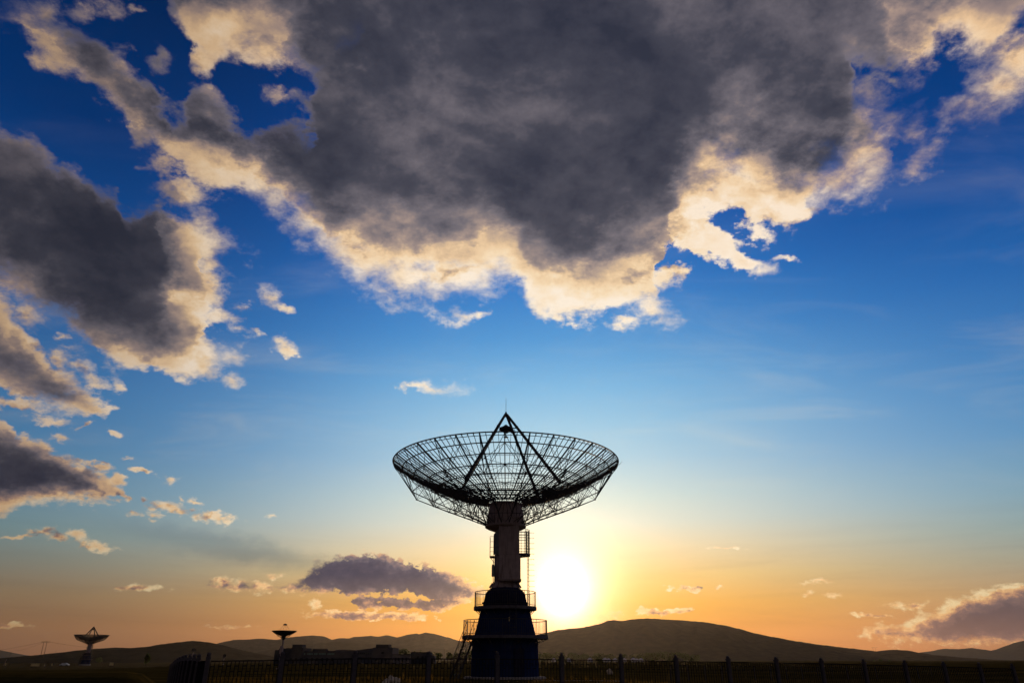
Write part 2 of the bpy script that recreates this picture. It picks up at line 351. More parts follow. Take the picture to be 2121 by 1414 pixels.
class MB:
    k = 1.0                        # bar thickness factor
    def __init__(s): s.v = []; s.f = []
    def add(s, vs, fs):
        b = len(s.v)
        s.v += [tuple(v) for v in vs]
        s.f += [tuple(i + b for i in f) for f in fs]
        return s
    def box(s, x0, x1, y0, y1, z0, z1, rot=0, c=(0, 0)):
        vs = [Vector((x, y, z)) for z in (z0, z1) for y in (y0, y1) for x in (x0, x1)]
        if rot:
            m = Matrix.Rotation(rot, 3, 'Z'); cc = Vector((c[0], c[1], 0))
            vs = [m @ (v - cc) + cc for v in vs]
        return s.add(vs, [(0, 2, 3, 1), (4, 5, 7, 6), (0, 1, 5, 4), (2, 6, 7, 3), (0, 4, 6, 2), (1, 3, 7, 5)])
    def bar(s, a, b, r, n=5, r2=None, cap=True):
        a, b = Vector(a), Vector(b)
        d = b - a
        if d.length < 1e-6: return s
        r = r * MB.k; r2 = r2 * MB.k if r2 is not None else None
        q = d.to_track_quat('Z', 'Y')
        r2 = r if r2 is None else r2
        vs = []
        for p, rr in ((a, r), (b, r2)):
            for i in range(n):
                t = 2 * math.pi * (i + 0.5) / n
                vs.append(p + q @ Vector((math.cos(t) * rr, math.sin(t) * rr, 0)))
        fs = [(i, (i + 1) % n, n + (i + 1) % n, n + i) for i in range(n)]
        if cap: fs += [tuple(range(n - 1, -1, -1)), tuple(range(n, 2 * n))]
        return s.add(vs, fs)
    def plate(s, a, b, w, h):      # a flat bar on edge: w across, h in height
        a, b = Vector(a), Vector(b)
        d = (b - a).normalized()
        side = d.cross(Vector((0, 0, 1))).normalized() * (w * MB.k / 2)
        up = side.cross(d).normalized() * (h / 2)
        vs = [p + x for p in (a, b) for x in (side + up, side - up, -side - up, -side + up)]
        return s.add(vs, [(0, 1, 5, 4), (1, 2, 6, 5), (2, 3, 7, 6), (3, 0, 4, 7), (3, 2, 1, 0), (4, 5, 6, 7)])
    def ring(s, c, R, r, n=64, m=5, a0=0, a1=2 * math.pi):
        r = r * MB.k
        c = Vector(c); full = abs(a1 - a0 - 2 * math.pi) < 1e-4
        k = n if full else n + 1
        vs = []
        for i in range(k):
            t = a0 + (a1 - a0) * i / n
            e = Vector((math.cos(t), math.sin(t), 0))
            for j in range(m):
                u = 2 * math.pi * j / m
                vs.append(c + e * (R + r * math.cos(u)) + Vector((0, 0, r * math.sin(u))))
        fs = []
        for i in range(n):
            for j in range(m):
                p, q = i * m, ((i + 1) % k) * m
                fs.append((p + j, q + j, q + (j + 1) % m, p + (j + 1) % m))
        return s.add(vs, fs)
    def lathe(s, prof, n=48, c=(0, 0, 0)):
        c = Vector(c); vs = []; fs = []
        for r, z in prof:
            for i in range(n):
                t = 2 * math.pi * i / n
                vs.append(c + Vector((r * math.cos(t), r * math.sin(t), z)))
        for k in range(len(prof) - 1):
            for i in range(n):
                fs.append((k * n + i, k * n + (i + 1) % n, (k + 1) * n + (i + 1) % n, (k + 1) * n + i))
        if prof[0][0] > 1e-4: fs.append(tuple(range(n - 1, -1, -1)))
        if prof[-1][0] > 1e-4: fs.append(tuple((len(prof) - 1) * n + i for i in range(n)))
        return s.add(vs, fs)
    def ball(s, c, r, n=10, m=6, sz=1.0):
        pr = [(max(r * math.sin(math.pi * i / m), 1e-5), -r * sz * math.cos(math.pi * i / m)) for i in range(m + 1)]
        return s.lathe(pr, n, c)
    def build(s, name, mat, parent=None, smooth=False, loc=None):
        me = bpy.data.meshes.new(name)
        me.from_pydata(s.v, [], s.f)
        me.validate(clean_customdata=False)
        if smooth:
            for p in me.polygons: p.use_smooth = True
        me.materials.append(mat)
        o = bpy.data.objects.new(name, me)
        C.objects.link(o)
        if parent: o.parent = parent
        if loc: o.location = loc
        return o

def tag(o, label=None, cat=None, group=None, kind=None):
    if label: o['label'] = label
    if cat: o['category'] = cat
    if group: o['group'] = group
    if kind: o['kind'] = kind
    return o
def empty(name, loc, label, cat, group=None, rz=0, sc=1.0):
    o = bpy.data.objects.new(name, None)
    C.objects.link(o)
    o.location = loc
    o.rotation_euler = (0, 0, rz)
    o.scale = (sc, sc, sc)
    o.empty_display_size = 0.2
    return tag(o, label, cat, group)
def copy_tree(o, parent=None):
    c = o.copy()
    C.objects.link(c)
    c.parent = parent
    for ch in [x for x in o.children]: copy_tree(ch, c)
    return c

def mat(name, col, rough=0.6, metal=0.0, var=0.25, scale_=3.0, bump=0.0, detail=6, col2=None, coord='Object', stretch=None, streak=0.0, spec=0.0):
    m = bpy.data.materials.new(name)
    m.use_nodes = True
    nt = m.node_tree
    b = nt.nodes['Principled BSDF']
    b.inputs['Roughness'].default_value = rough
    b.inputs['Metallic'].default_value = metal
    b.inputs['Specular IOR Level'].default_value = spec
    t = nt.nodes.new('ShaderNodeTexCoord')
    mp = nt.nodes.new('ShaderNodeMapping')
    nt.links.new(t.outputs[coord], mp.inputs[0])
    if stretch: mp.inputs['Scale'].default_value = stretch
    n = nt.nodes.new('ShaderNodeTexNoise')
    n.inputs['Scale'].default_value = scale_
    n.inputs['Detail'].default_value = detail
    n.inputs['Roughness'].default_value = 0.65
    nt.links.new(mp.outputs[0], n.inputs['Vector'])
    r = nt.nodes.new('ShaderNodeValToRGB')
    c2 = col2 if col2 else tuple(c * (1 - var) for c in col)
    r.color_ramp.elements[0].position = 0.35
    r.color_ramp.elements[0].color = (*c2, 1)
    r.color_ramp.elements[1].position = 0.65
    r.color_ramp.elements[1].color = (*col, 1)
    nt.links.new(n.outputs['Fac'], r.inputs[0])
    out = r.outputs[0]
    if streak:                     # rain streaks and rust down the paint
        mp2 = nt.nodes.new('ShaderNodeMapping'); mp2.inputs['Scale'].default_value = (5, 5, 0.35)
        nt.links.new(t.outputs[coord], mp2.inputs[0])
        n2_ = nt.nodes.new('ShaderNodeTexNoise'); n2_.inputs['Scale'].default_value = 2.0; n2_.inputs['Detail'].default_value = 5
        nt.links.new(mp2.outputs[0], n2_.inputs['Vector'])
        r2_ = nt.nodes.new('ShaderNodeValToRGB')
        r2_.color_ramp.elements[0].position = 0.52; r2_.color_ramp.elements[0].color = (0, 0, 0, 1)
        r2_.color_ramp.elements[1].position = 0.75; r2_.color_ramp.elements[1].color = (streak, streak, streak, 1)
        nt.links.new(n2_.outputs['Fac'], r2_.inputs[0])
        mx_ = nt.nodes.new('ShaderNodeMix'); mx_.data_type = 'RGBA'
        nt.links.new(r2_.outputs[0], mx_.inputs[0]); nt.links.new(out, mx_.inputs[6]); mx_.inputs[7].default_value = (0.10, 0.055, 0.035, 1)
        out = mx_.outputs[2]
    nt.links.new(out, b.inputs['Base Color'])
    if bump:
        bm = nt.nodes.new('ShaderNodeBump')
        bm.inputs['Strength'].default_value = bump
        nt.links.new(n.outputs['Fac'], bm.inputs['Height'])
        nt.links.new(bm.outputs[0], b.inputs['Normal'])
    return m

M_STEEL = mat('dark painted steel', (0.07, 0.068, 0.072), 0.55, 0.0, 0.4, 4, streak=0.5, spec=0.12)
M_WHITE = mat('weathered white paint', (0.46, 0.36, 0.35), 0.5, 0.0, 0.2, 2.5, streak=0.7)
M_BLUE = mat('blue tower paint', (0.018, 0.034, 0.105), 0.5, 0.0, 0.3, 1.2, streak=0.35)
M_BLUEB = mat('dark blue drum paint', (0.022, 0.026, 0.06), 0.5, 0.0, 0.3, 1.5, streak=0.4)
M_DECK = mat('grey deck plate', (0.14, 0.13, 0.15), 0.6, 0.2, 0.3, 4)
M_SHEET = mat('grey green sheet metal', (0.30, 0.34, 0.31), 0.4, 0.4, 0.3, 3, streak=0.5)
M_POST = mat('grey painted fence post', (0.11, 0.10, 0.11), 0.6, 0.0, 0.3, 6, streak=0.3)
M_BARS = mat('dark painted fence bars', (0.022, 0.021, 0.023), 0.9, 0.0, 0.3, 6, spec=0.0)
M_CONC = mat('pale concrete', (0.42, 0.38, 0.35), 0.8, 0.0, 0.3, 4, bump=0.2)
M_WALL = mat('grey rendered wall', (0.10, 0.10, 0.11), 0.85, 0.0, 0.25, 0.4)
M_WALLD = mat('dark grey rendered wall', (0.06, 0.06, 0.072), 0.85, 0.0, 0.25, 0.4)
M_WALLW = mat('pale rendered wall', (0.22, 0.20, 0.21), 0.8, 0.0, 0.2, 0.4)
M_GLASS = mat('dark window glass', (0.02, 0.022, 0.025), 0.15, 0.0, 0.2, 1, spec=0.5)
M_GREENGLASS = mat('green tinted glass', (0.20, 0.30, 0.27), 0.2, 0.0, 0.3, 0.8)
M_LEAF = mat('dark foliage', (0.050, 0.070, 0.020), 0.8, 0.0, 0.5, 0.8, spec=0.2)
M_TRUNK = mat('bark', (0.07, 0.05, 0.035), 0.9, 0.0, 0.3, 3)
M_WOOD = mat('weathered pole wood', (0.10, 0.075, 0.06), 0.85, 0.0, 0.3, 3)
M_CREAM = mat('cream board', (0.74, 0.60, 0.30), 0.6, 0.0, 0.15, 1)
M_FELT = mat('white felt', (0.72, 0.68, 0.72), 0.85, 0.0, 0.15, 1.5)
M_CAR = mat('white car paint', (0.70, 0.74, 0.76), 0.25, 0.0, 0.08, 1)
M_RUB = mat('black rubber', (0.02, 0.02, 0.02), 0.8, 0.0, 0.2, 3)
def backlit(m, col, k):            # thin leaves and blades let the light through
    nt = m.node_tree
    b = nt.nodes['Principled BSDF']
    tr = nt.nodes.new('ShaderNodeBsdfTranslucent'); tr.inputs['Color'].default_value = (*col, 1)
    mx_ = nt.nodes.new('ShaderNodeMixShader'); mx_.inputs[0].default_value = k
    out = [n for n in nt.nodes if n.type == 'OUTPUT_MATERIAL'][0]
    nt.links.new(b.outputs[0], mx_.inputs[1]); nt.links.new(tr.outputs[0], mx_.inputs[2]); nt.links.new(mx_.outputs[0], out.inputs['Surface'])
backlit(M_LEAF, (0.10, 0.13, 0.02), 0.35)
M_ROCK = mat('pale limestone', (0.80, 0.68, 0.52), 0.85, 0.0, 0.5, 6, bump=0.6)

# ------------------------------------------------------------------ terrain
def sstep(a, b, v):
    t = min(max((v - a) / (b - a), 0.0), 1.0)
    return t * t * (3 - 2 * t)
from mathutils import noise as mnoise
def ground_z(x, y):
    r = math.hypot(x, y)
    z = 0.0
    # the land falls away gently to the left and to the right
    z -= 0.0085 * max(0.0, r - 60) * sstep(0.25, 0.62, -x / max(y, 1.0)) * (1 - sstep(900, 1800, r)) if y > 0 else 0
    z -= 5.0 * sstep(0.1, 0.62, -x / max(y, 1.0)) * sstep(700, 2000, r) if y > 0 else 0
    z -= 0.055 * max(0.0, x - 6.0) * sstep(12, 24, y) * (1 - sstep(60, 140, r))
    # a bank on the near left
    z += 1.0 * sstep(-0.405, -0.50, x / max(y, 1.0)) * sstep(8, 16, y) * (1 - sstep(20, 34, y)) if y > 0 else 0
    z += 0.05 * mnoise.noise(Vector((x * 0.15, y * 0.15, 0))) + 0.25 * mnoise.noise(Vector((x * 0.01, y * 0.01, 3.0))) * sstep(120, 500, r)
    return z
def build_ground():
    m = MB()
    radii = [0.0]
    r = 1.0
    while r < 30000:
        radii.append(r)
        r *= 1.06
    na = 360
    vs = [(0, 0, ground_z(0, 0))]
    for r in radii[1:]:
        for i in range(na):
            t = 2 * math.pi * i / na
            x, y = r * math.sin(t), r * math.cos(t)
            vs.append((x, y, ground_z(x, y) - (r / 30000) * 3))
    fs = [(0, 1 + (i + 1) % na, 1 + i) for i in range(na)]
    for k in range(len(radii) - 2):
        a = 1 + k * na; b = a + na
        for i in range(na):
            j = (i + 1) % na
            fs.append((a + i, a + j, b + j, b + i))
    m.add(vs, fs)
    gm = mat('dry steppe grass', (0.095, 0.064, 0.016), 0.95, 0.0, 0.0, 0.5, bump=0.0, detail=10, col2=(0.012, 0.013, 0.004), spec=0.0, stretch=(0.06, 0.5, 1.0))
    nt = gm.node_tree
    b = nt.nodes['Principled BSDF']
    t = [n for n in nt.nodes if n.type == 'TEX_COORD'][0]
    n2 = nt.nodes.new('ShaderNodeTexNoise'); n2.inputs['Scale'].default_value = 3.0; n2.inputs['Detail'].default_value = 8; n2.inputs['Roughness'].default_value = 0.75
    nt.links.new(t.outputs['Object'], n2.inputs['Vector'])
    mr = nt.nodes.new('ShaderNodeMapRange'); mr.inputs[1].default_value = 0.3; mr.inputs[2].default_value = 0.7; mr.inputs[3].default_value = 0.45; mr.inputs[4].default_value = 1.4
    nt.links.new(n2.outputs['Fac'], mr.inputs[0])
    vm = nt.nodes.new('ShaderNodeVectorMath'); vm.operation = 'SCALE'
    src = b.inputs['Base Color'].links[0].from_socket
    nt.links.new(src, vm.inputs[0]); nt.links.new(mr.outputs[0], vm.inputs[3]); nt.links.new(vm.outputs[0], b.inputs['Base Color'])
    bp = nt.nodes.new('ShaderNodeBump'); bp.inputs['Strength'].default_value = 0.25; bp.inputs['Distance'].default_value = 0.05
    nt.links.new(n2.outputs['Fac'], bp.inputs['Height']); nt.links.new(bp.outputs[0], b.inputs['Normal'])
    o = m.build('ground', gm, smooth=True)
    tag(o, 'dark dry steppe grassland running out to the hills', kind='structure')
build_ground()

def hill(name, label, pts, Y, depth, col, col2, seed, foot=-6.0):
    xs = [p[0] for p in pts]
    def crest(x):
        for (a, ya), (b, yb) in zip(pts, pts[1:]):
            if a <= x <= b:
                t = (x - a) / (b - a)
                return ya + (yb - ya) * (t * t * (3 - 2 * t) * 0.35 + t * 0.65)
        return pts[-1][1]
    nx = int((xs[-1] - xs[0]) / 3) + 1
    rows = [0.0, 0.12, 0.25, 0.38, 0.5, 0.62, 0.72, 0.82, 0.9, 0.96, 1.0, 1.05, 1.15, 1.35, 1.7]
    vs = []; fs = []
    for j, t in enumerate(rows):
        for i in range(nx + 1):
            x = xs[0] + (xs[-1] - xs[0]) * i / nx
            P = at(x, crest(x) + 0.5 * mnoise.noise(Vector((x * 0.11, seed, 0))) + 0.35 * mnoise.noise(Vector((x * 0.4, seed, 7))), Y)
            yy = Y - depth * (1 - t) if t <= 1 else Y + depth * (t - 1)
            xx = P.x * (yy / Y) if t <= 1 else P.x
            if t <= 1: k = math.sin(t * math.pi / 2) ** 1.15
            else: k = math.cos(min((t - 1) / 0.7, 1.0) * math.pi / 2)
            z = foot + (P.z * (yy / Y if t <= 1 else 1) - foot) * k
            n = mnoise.noise(Vector((x * 0.02, yy / depth * 3, seed))) * 0.7 + mnoise.noise(Vector((x * 0.06, yy / depth * 8, seed))) * 0.3
            z += (P.z - foot) * 0.17 * n * math.sin(min(t, 1) * math.pi)
            vs.append((xx, yy, z))
    for j in range(len(rows) - 1):
        for i in range(nx):
            a = j * (nx + 1) + i
            fs.append((a, a + 1, a + nx + 2, a + nx + 1))
    hm = mat(name + ' scrub', col, 0.95, 0, 0, 0.035, col2=col2, detail=14, bump=0.6, spec=0.0)
    o = MB().add(vs, fs).build(name, hm, smooth=True)
    tag(o, label, kind='structure')
H_LEFT = [(-160, 1372), (-60, 1368), (0, 1362), (60, 1357), (130, 1350), (160, 1346), (200, 1342.5), (240, 1340), (270, 1341), (300, 1339), (340, 1332.5), (370, 1329), (400, 1326), (430, 1329), (455, 1334), (480, 1341), (505, 1347), (530, 1352), (570, 1360), (640, 1368)]
H_FARL = [(-120, 1345), (-60, 1342), (-20, 1344), (0, 1348.5), (15, 1352), (35, 1358), (60, 1364), (120, 1370)]
H_MIDF = [(430, 1340), (452, 1331), (470, 1327), (485, 1324), (510, 1323.5), (540, 1321.5), (572, 1324), (600, 1319), (625, 1316.5), (645, 1315), (668, 1316.5), (688, 1324), (705, 1320.5), (722, 1321.5), (735, 1318), (768, 1316), (785, 1317.5), (800, 1314.5), (812, 1316.5), (822, 1319),
    (850, 1312.5), (863, 1311), (868, 1312.5), (882, 1309), (900, 1312), (925, 1319), (950, 1326), (985, 1331), (1040, 1333), (1100, 1326), (1160, 1320), (1260, 1330), (1400, 1350)]
H_MIDN = [(440, 1366), (520, 1352), (580, 1341), (640, 1332), (700, 1328), (760, 1332), (820, 1336), (900, 1342), (980, 1352), (1060, 1362), (1120, 1368)]
H_RIGHT = [(960, 1366), (1020, 1345), (1080, 1322), (1127, 1310), (1160, 1303.5), (1185, 1300.5), (1208, 1299), (1240, 1292.5), (1258, 1285), (1272, 1283), (1288, 1285.5), (1310, 1281.5), (1340, 1280), (1400, 1283), (1455, 1287), (1500, 1294), (1530, 1301), (1565, 1311),
    (1600, 1318), (1650, 1327), (1700, 1334.5), (1760, 1341.5), (1800, 1346), (1820, 1348.5), (1850, 1344.5), (1880, 1346), (1905, 1351), (1940, 1356), (2000, 1361), (2060, 1365), (2150, 1369), (2260, 1372)]
H_FARR = [(1880, 1360), (1912, 1350), (1938, 1347), (1960, 1342.5), (1990, 1343.5), (2012, 1341), (2040, 1344.5), (2057, 1347.5), (2082, 1342), (2104, 1333), (2121, 1326.5), (2160, 1318), (2230, 1316), (2330, 1330)]
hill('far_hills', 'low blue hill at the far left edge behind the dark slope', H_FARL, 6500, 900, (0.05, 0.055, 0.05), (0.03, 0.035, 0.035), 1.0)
hill('hills', 'distant row of rounded hills behind the grey buildings', H_MIDF, 4300, 600, (0.04, 0.034, 0.026), (0.016, 0.015, 0.012), 2.0)
hill('hills', 'lower nearer ridge below the distant hills behind the grey buildings', H_MIDN, 3400, 420, (0.034, 0.029, 0.020), (0.014, 0.013, 0.009), 5.0)
hill('hill', 'long dark slope rising behind the small telescope on the left', H_LEFT, 1900, 230, (0.03, 0.026, 0.014), (0.010, 0.010, 0.006), 3.0)
hill('hill', 'broad brown hill beneath the sun, right of the large telescope', H_RIGHT, 2600, 560, (0.06, 0.042, 0.026), (0.02, 0.015, 0.010), 4.0)
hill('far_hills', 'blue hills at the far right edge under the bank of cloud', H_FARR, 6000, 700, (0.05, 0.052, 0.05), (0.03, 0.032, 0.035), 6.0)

def strip(name, label, pix, w, m, lift=0.02, n=60):      # a road or path following the ground
    vs = []; fs = []
    P = [Vector((xat(x, Y), Y, 0)) for x, Y in pix]
    pts = []
    for a, b in zip(P, P[1:]):
        for k in range(n): pts.append(a.lerp(b, k / n))
    pts.append(P[-1])
    for i, p in enumerate(pts):
        d = (pts[min(i + 1, len(pts) - 1)] - pts[max(i - 1, 0)]).normalized()
        s_ = Vector((d.y, -d.x, 0)) * (w / 2)
        for q in (p + s_, p - s_): vs.append((q.x, q.y, ground_z(q.x, q.y) + lift))
        if i: fs.append((2 * i - 2, 2 * i - 1, 2 * i + 1, 2 * i))
    o = MB().add(vs, fs).build(name, m)
    tag(o, label, kind='structure')
M_ROAD = mat('pale gravel road', (0.20, 0.16, 0.11), 0.9, 0, 0.3, 0.4)
strip('road', 'pale road crossing the fields on the left', [(-200, 380), (60, 400), (230, 430), (420, 520)], 7.0, M_ROAD, 0.12)
strip('path', 'thin pale path before the small telescope', [(200, 520), (260, 560), (340, 640)], 4.0, M_ROAD, 0.15)
# ------------------------------------------------------------------ the large radio telescope
TY = 59.0
TX = xat(1046, TY)
def zz(y): return zat(y, TY)
def rr(px, z): return px * (TY * math.cos(TH) + (z - CAM_H) * math.sin(TH)) / F_PX
RIM_R, RIM_Z, VTX_Z = 9.80, 16.8, 13.47
def surf(r): return VTX_Z + (RIM_Z - VTX_Z) * (r / RIM_R) ** 2
def pol(r, a, z): return Vector((r * math.cos(a), r * math.sin(a), z))

def make_telescope(label, loc, group):
    root = empty('radio_telescope', loc, label, 'radio telescope', group)
    z_d1, z_d1b = 3.02, 2.78       # lower deck
    z_d2, z_d2b = 5.15, 4.90       # upper deck
    g = MB().lathe([(2.66, -0.6), (2.66, 0.0), (2.62, 0.02), (2.60, z_d1b)], 64)
    base = g.build('tower_base', M_BLUE, root, smooth=False)
    MB().lathe([(3.2, -0.6), (3.2, 0.10), (3.1, 0.14), (2.68, 0.14)], 64).build('footing', M_CONC, root)
    sm = MB()
    for z in (0.95, 1.9): sm.ring((0, 0, z), 2.64 - 0.02 * z / 2.8, 0.018, 64, 4)
    for k in range(10):
        a = 2 * math.pi * (k + 0.3) / 10
        sm.bar(pol(2.66, a, 0.1), pol(2.62, a, z_d1b), 0.014, 4)
    for z, r in ((3.55, 2.33), (4.25, 2.165)): sm.ring((0, 0, z), r, 0.016, 64, 4)
    sm.build('seams', M_BLUE, base)
    d = MB().box(-0.42, 0.42, -2.68, -2.58, 0.15, 2.1); d.box(-0.36, 0.36, -2.70, -2.68, 0.21, 2.04)
    door = d.build('door', M_BLUEB, root)
    door.rotation_euler = (0, 0, math.radians(24))
    MB().bar((0.26, -2.74, 1.1), (0.26, -2.74, 1.3), 0.02).build('handle', M_STEEL, door)
    def deck(R, z0, z1, rin):
        dk = MB().lathe([(rin, z0), (R, z0), (R + 0.02, z0 + 0.02), (R + 0.02, z1), (rin, z1)], 64)
        for k in range(16):
            a = 2 * math.pi * k / 16
            dk.bar(pol(rin, a, z0 - 0.45), pol(R - 0.15, a, z0 - 0.02), 0.035, 4)
        return dk.build('deck', M_DECK, root)
    def railing(R, z, h, n, a0, a1, name='railing'):
        ra = MB()
        for i in range(n + 1):
            a = a0 + (a1 - a0) * i / n
            th = 0.026 if i % 8 == 0 else 0.013
            ra.bar(pol(R, a, z), pol(R, a, z + h), th, 4, cap=False)
        ra.ring((0, 0, z + h), R, 0.028, 72, 5, a0, a1)
        ra.ring((0, 0, z + 0.12), R, 0.016, 72, 4, a0, a1)
        return ra.build(name, M_STEEL, root)
    deck(3.40, z_d1b, z_d1, 2.45)
    railing(3.34, z_d1, 1.12, 110, math.radians(-168), math.radians(176))
    MB().lathe([(2.45, z_d1), (2.43, z_d1 + 0.05), (1.98, z_d2b)], 64).build('tower_cone', M_BLUE, root)
    hp = MB(); hp.box(-0.05, 0.05, -2.33, -2.28, 4.0, 4.3); hp.build('lamp', M_CREAM, root).rotation_euler = (0, 0, 0.15)
    deck(2.52, z_d2b, z_d2, 1.9)
    railing(2.47, z_d2, 1.12, 84, 0, 2 * math.pi)
    MB().lathe([(1.80, z_d2), (1.80, 5.42), (1.86, 5.42), (1.86, 5.50), (1.74, 5.50), (1.62, 6.15), (1.52, 6.30), (1.20, 6.58)], 48).build('turret_drum', M_BLUEB, root)
    nk = MB().lathe([(1.18, 6.58), (1.02, 6.95), (1.00, 7.05)], 32)
    for k in range(12):
        a = 2 * math.pi * k / 12
        nk.plate(pol(1.28, a, 6.62), pol(1.03, a, 6.98), 0.04, 0.16)
    nk.build('neck', M_WHITE, root)
    MB().lathe([(0.92, 7.05), (0.90, 10.2)], 40).build('column', M_WHITE, root, smooth=True)
    # square cabin in front of the column, upper and lower halves
    lo = MB().box(-0.50, 1.24, -1.55, 0.6, 7.15, 9.02); lo.box(-0.46, 1.20, -1.50, 0.5, 7.02, 7.12)
    lo.box(-0.56, 1.30, -1.60, 0.62, 7.12, 7.16)
    lo.build('machine_cabin', M_WHITE, root)
    up = MB().box(-0.50, 1.10, -1.48, 0.55, 9.04, 12.1)
    for zc in (9.55, 10.15, 10.8, 11.3): up.box(-0.51, 1.11, -1.495, -1.48, zc, zc + 0.03)
    up.box(-0.53, -0.44, -1.51, -1.44, 9.04, 12.1); up.box(1.04, 1.13, -1.51, -1.44, 9.04, 12.1)
    up.build('column_casing', M_WHITE, root)
    sh = MB().add([(-0.98, -0.55, 9.15), (-0.52, -0.95, 9.15), (-0.52, -0.95, 11.2), (-0.98, -0.55, 10.8),
                   (-0.98, -0.50, 9.15), (-0.52, -0.88, 9.15), (-0.52, -0.88, 11.2), (-0.98, -0.50, 10.8)],
                  [(0, 1, 2, 3), (7, 6, 5, 4), (0, 4, 5, 1), (1, 5, 6, 2), (2, 6, 7, 3), (3, 7, 4, 0)])
    sh.build('side_panel', M_SHEET, root)
    cb = MB().box(-1.12, -0.90, -0.4, 0.1, 7.5, 8.3); cb.box(-1.10, -0.92, -0.35, 0.05, 8.32, 8.42)
    cb.bar((-1.0, -0.2, 7.5), (-0.98, -0.2, 6.9), 0.03, 6); cb.bar((-1.0, -0.1, 8.4), (-0.95, -0.1, 9.1), 0.025, 6)
    cb.build('junction_box', M_SHEET, root)
    # service platform on the right, with its cage
    pl = MB().add([(1.10, -1.2, 9.02), (1.75, -1.2, 9.02), (2.05, -0.7, 9.12), (2.05, 0.5, 9.12), (1.10, 0.5, 9.02),
                   (1.10, -1.2, 9.20), (1.75, -1.2, 9.20), (2.05, -0.7, 9.20), (2.05, 0.5, 9.20), (1.10, 0.5, 9.20)],
                  [(4, 3, 2, 1, 0), (5, 6, 7, 8, 9), (0, 1, 6, 5), (1, 2, 7, 6), (2, 3, 8, 7), (3, 4, 9, 8), (4, 0, 5, 9)])
    plat = pl.build('service_platform', M_DECK, root)
    cg = MB()
    P = [(1.14, -1.16), (1.72, -1.16), (2.01, -0.66), (2.01, 0.46), (1.14, 0.46)]
    for x, y in P + [(1.30, -1.16), (1.64, -1.16), (1.86, -0.93), (2.01, -0.1), (1.6, 0.46)]:
        cg.bar((x, y, 9.2), (x, y, 11.15), 0.022, 4)
    for k in range(8):
        z = 9.55 + k * 0.225
        if k in (2,): continue
        for a, b in zip(P, P[1:]): cg.bar((*a, z), (*b, z), 0.018 if k not in (0, 6) else 0.03, 4)
    cg.bar((1.90, -0.80, 9.1), (1.90, -0.80, 11.05), 0.06, 6); cg.bar((1.72, -1.10, 9.1), (1.72, -1.10, 11.0), 0.05, 6)
    cg.build('cage', M_STEEL, plat)
    # small platform on the left
    pl2 = MB().box(-1.30, -0.90, -0.6, 0.5, 9.00, 9.06)
    pl2.bar((-0.92, -0.2, 8.55), (-1.25, -0.2, 9.0), 0.03, 4)
    p2 = pl2.build('side_platform', M_DECK, root)
    cg = MB()
    for x, y in ((-1.28, -0.58), (-1.28, 0.0), (-1.28, 0.48), (-0.98, -0.58)): cg.bar((x, y, 9.06), (x, y, 10.62), 0.018, 4)
    for z in (9.40, 9.75, 10.2, 10.62):
        cg.bar((-1.28, -0.58, z), (-1.28, 0.48, z), 0.016, 4); cg.bar((-1.28, -0.58, z), (-0.95, -0.58, z), 0.016, 4)
    cg.build('cage', M_STEEL, p2)
    # caged ladder down to the upper deck
    ld = MB()
    for y in (-0.30, 0.08): ld.bar((1.92, y, z_d2), (1.92, y, 11.1), 0.028, 5)
    for x in (1.80, 1.92):
        ld.bar((x, -0.5, z_d2), (x, -0.5, 11.0), 0.026, 5)
    z = z_d2 + 0.25
    while z < 11.0:
        ld.bar((1.80, -0.5, z), (1.92, -0.5, z), 0.014, 4); ld.bar((1.92, -0.30, z), (1.92, 0.08, z), 0.014, 4)
        z += 0.28
    ladder = ld.build('ladder', M_STEEL, root)
    for k in range(11):
        z = 6.72 + k * 0.425
        hp = MB()
        pts = [Vector((1.92, -0.30, z)), Vector((2.25, -0.34, z)), Vector((2.42, -0.11, z)), Vector((2.25, 0.12, z)), Vector((1.92, 0.08, z))]
        for a, b in zip(pts, pts[1:]): hp.bar(a, b, 0.011, 4)
        hp.build('hoop', M_STEEL, ladder)
    # ladder between the two decks on the front
    l2 = MB()
    for x in (0.38, 0.86): l2.bar((x, -2.75, z_d1), (x, -2.52, z_d2 + 1.1), 0.022, 5)
    for k in range(9): l2.bar((0.38, -2.75 + 0.018 * k, z_d1 + 0.25 + 0.28 * k), (0.86, -2.75 + 0.018 * k, z_d1 + 0.25 + 0.28 * k), 0.014, 4)
    l2.build('ladder', M_STEEL, root)
    # stair on the left
    st = MB()
    top = Vector((-2.95, -1.2, z_d1)); bot = Vector((-4.05, -2.5, 0.05))
    sd = Vector((0.62, -0.62, 0))
    for s_ in (0, 1):
        o_ = sd * s_
        st.plate(top + o_, bot + o_, 0.04, 0.18)
        st.bar(top + o_ + Vector((0, 0, 1.1)), bot + o_ + Vector((0, 0, 1.0)), 0.024, 5)
        st.bar(top + o_ + Vector((0, 0, 0.55)), bot + o_ + Vector((0, 0, 0.5)), 0.016, 5)
        for k in range(0, 12):
            p = top.lerp(bot, k / 11) + o_
            st.bar(p, p + Vector((0, 0, 1.08)), 0.013 if k % 3 else 0.024, 4)
    for k in range(1, 12):
        p = top.lerp(bot, k / 12)
        st.plate(p, p + sd, 0.22, 0.035)
    st.bar((-3.15, -1.35, z_d1 - 0.1), (-3.75, -1.9, 0.0), 0.035, 5)
    st.bar(bot + Vector((0.25, 0.2, 0.5)), bot + Vector((0.25, 0.2, -0.3)), 0.04, 5)
    st.build('stair', M_STEEL, root)
    # hub
    hb = MB().lathe([(0.85, 11.05), (1.50, 11.30), (1.72, 11.42), (1.74, 11.52), (1.66, 11.58), (1.40, 13.15), (1.45, 13.2), (1.45, 13.35), (0.4, 13.35)], 48)
    hub = hb.build('hub', M_WHITE, root)
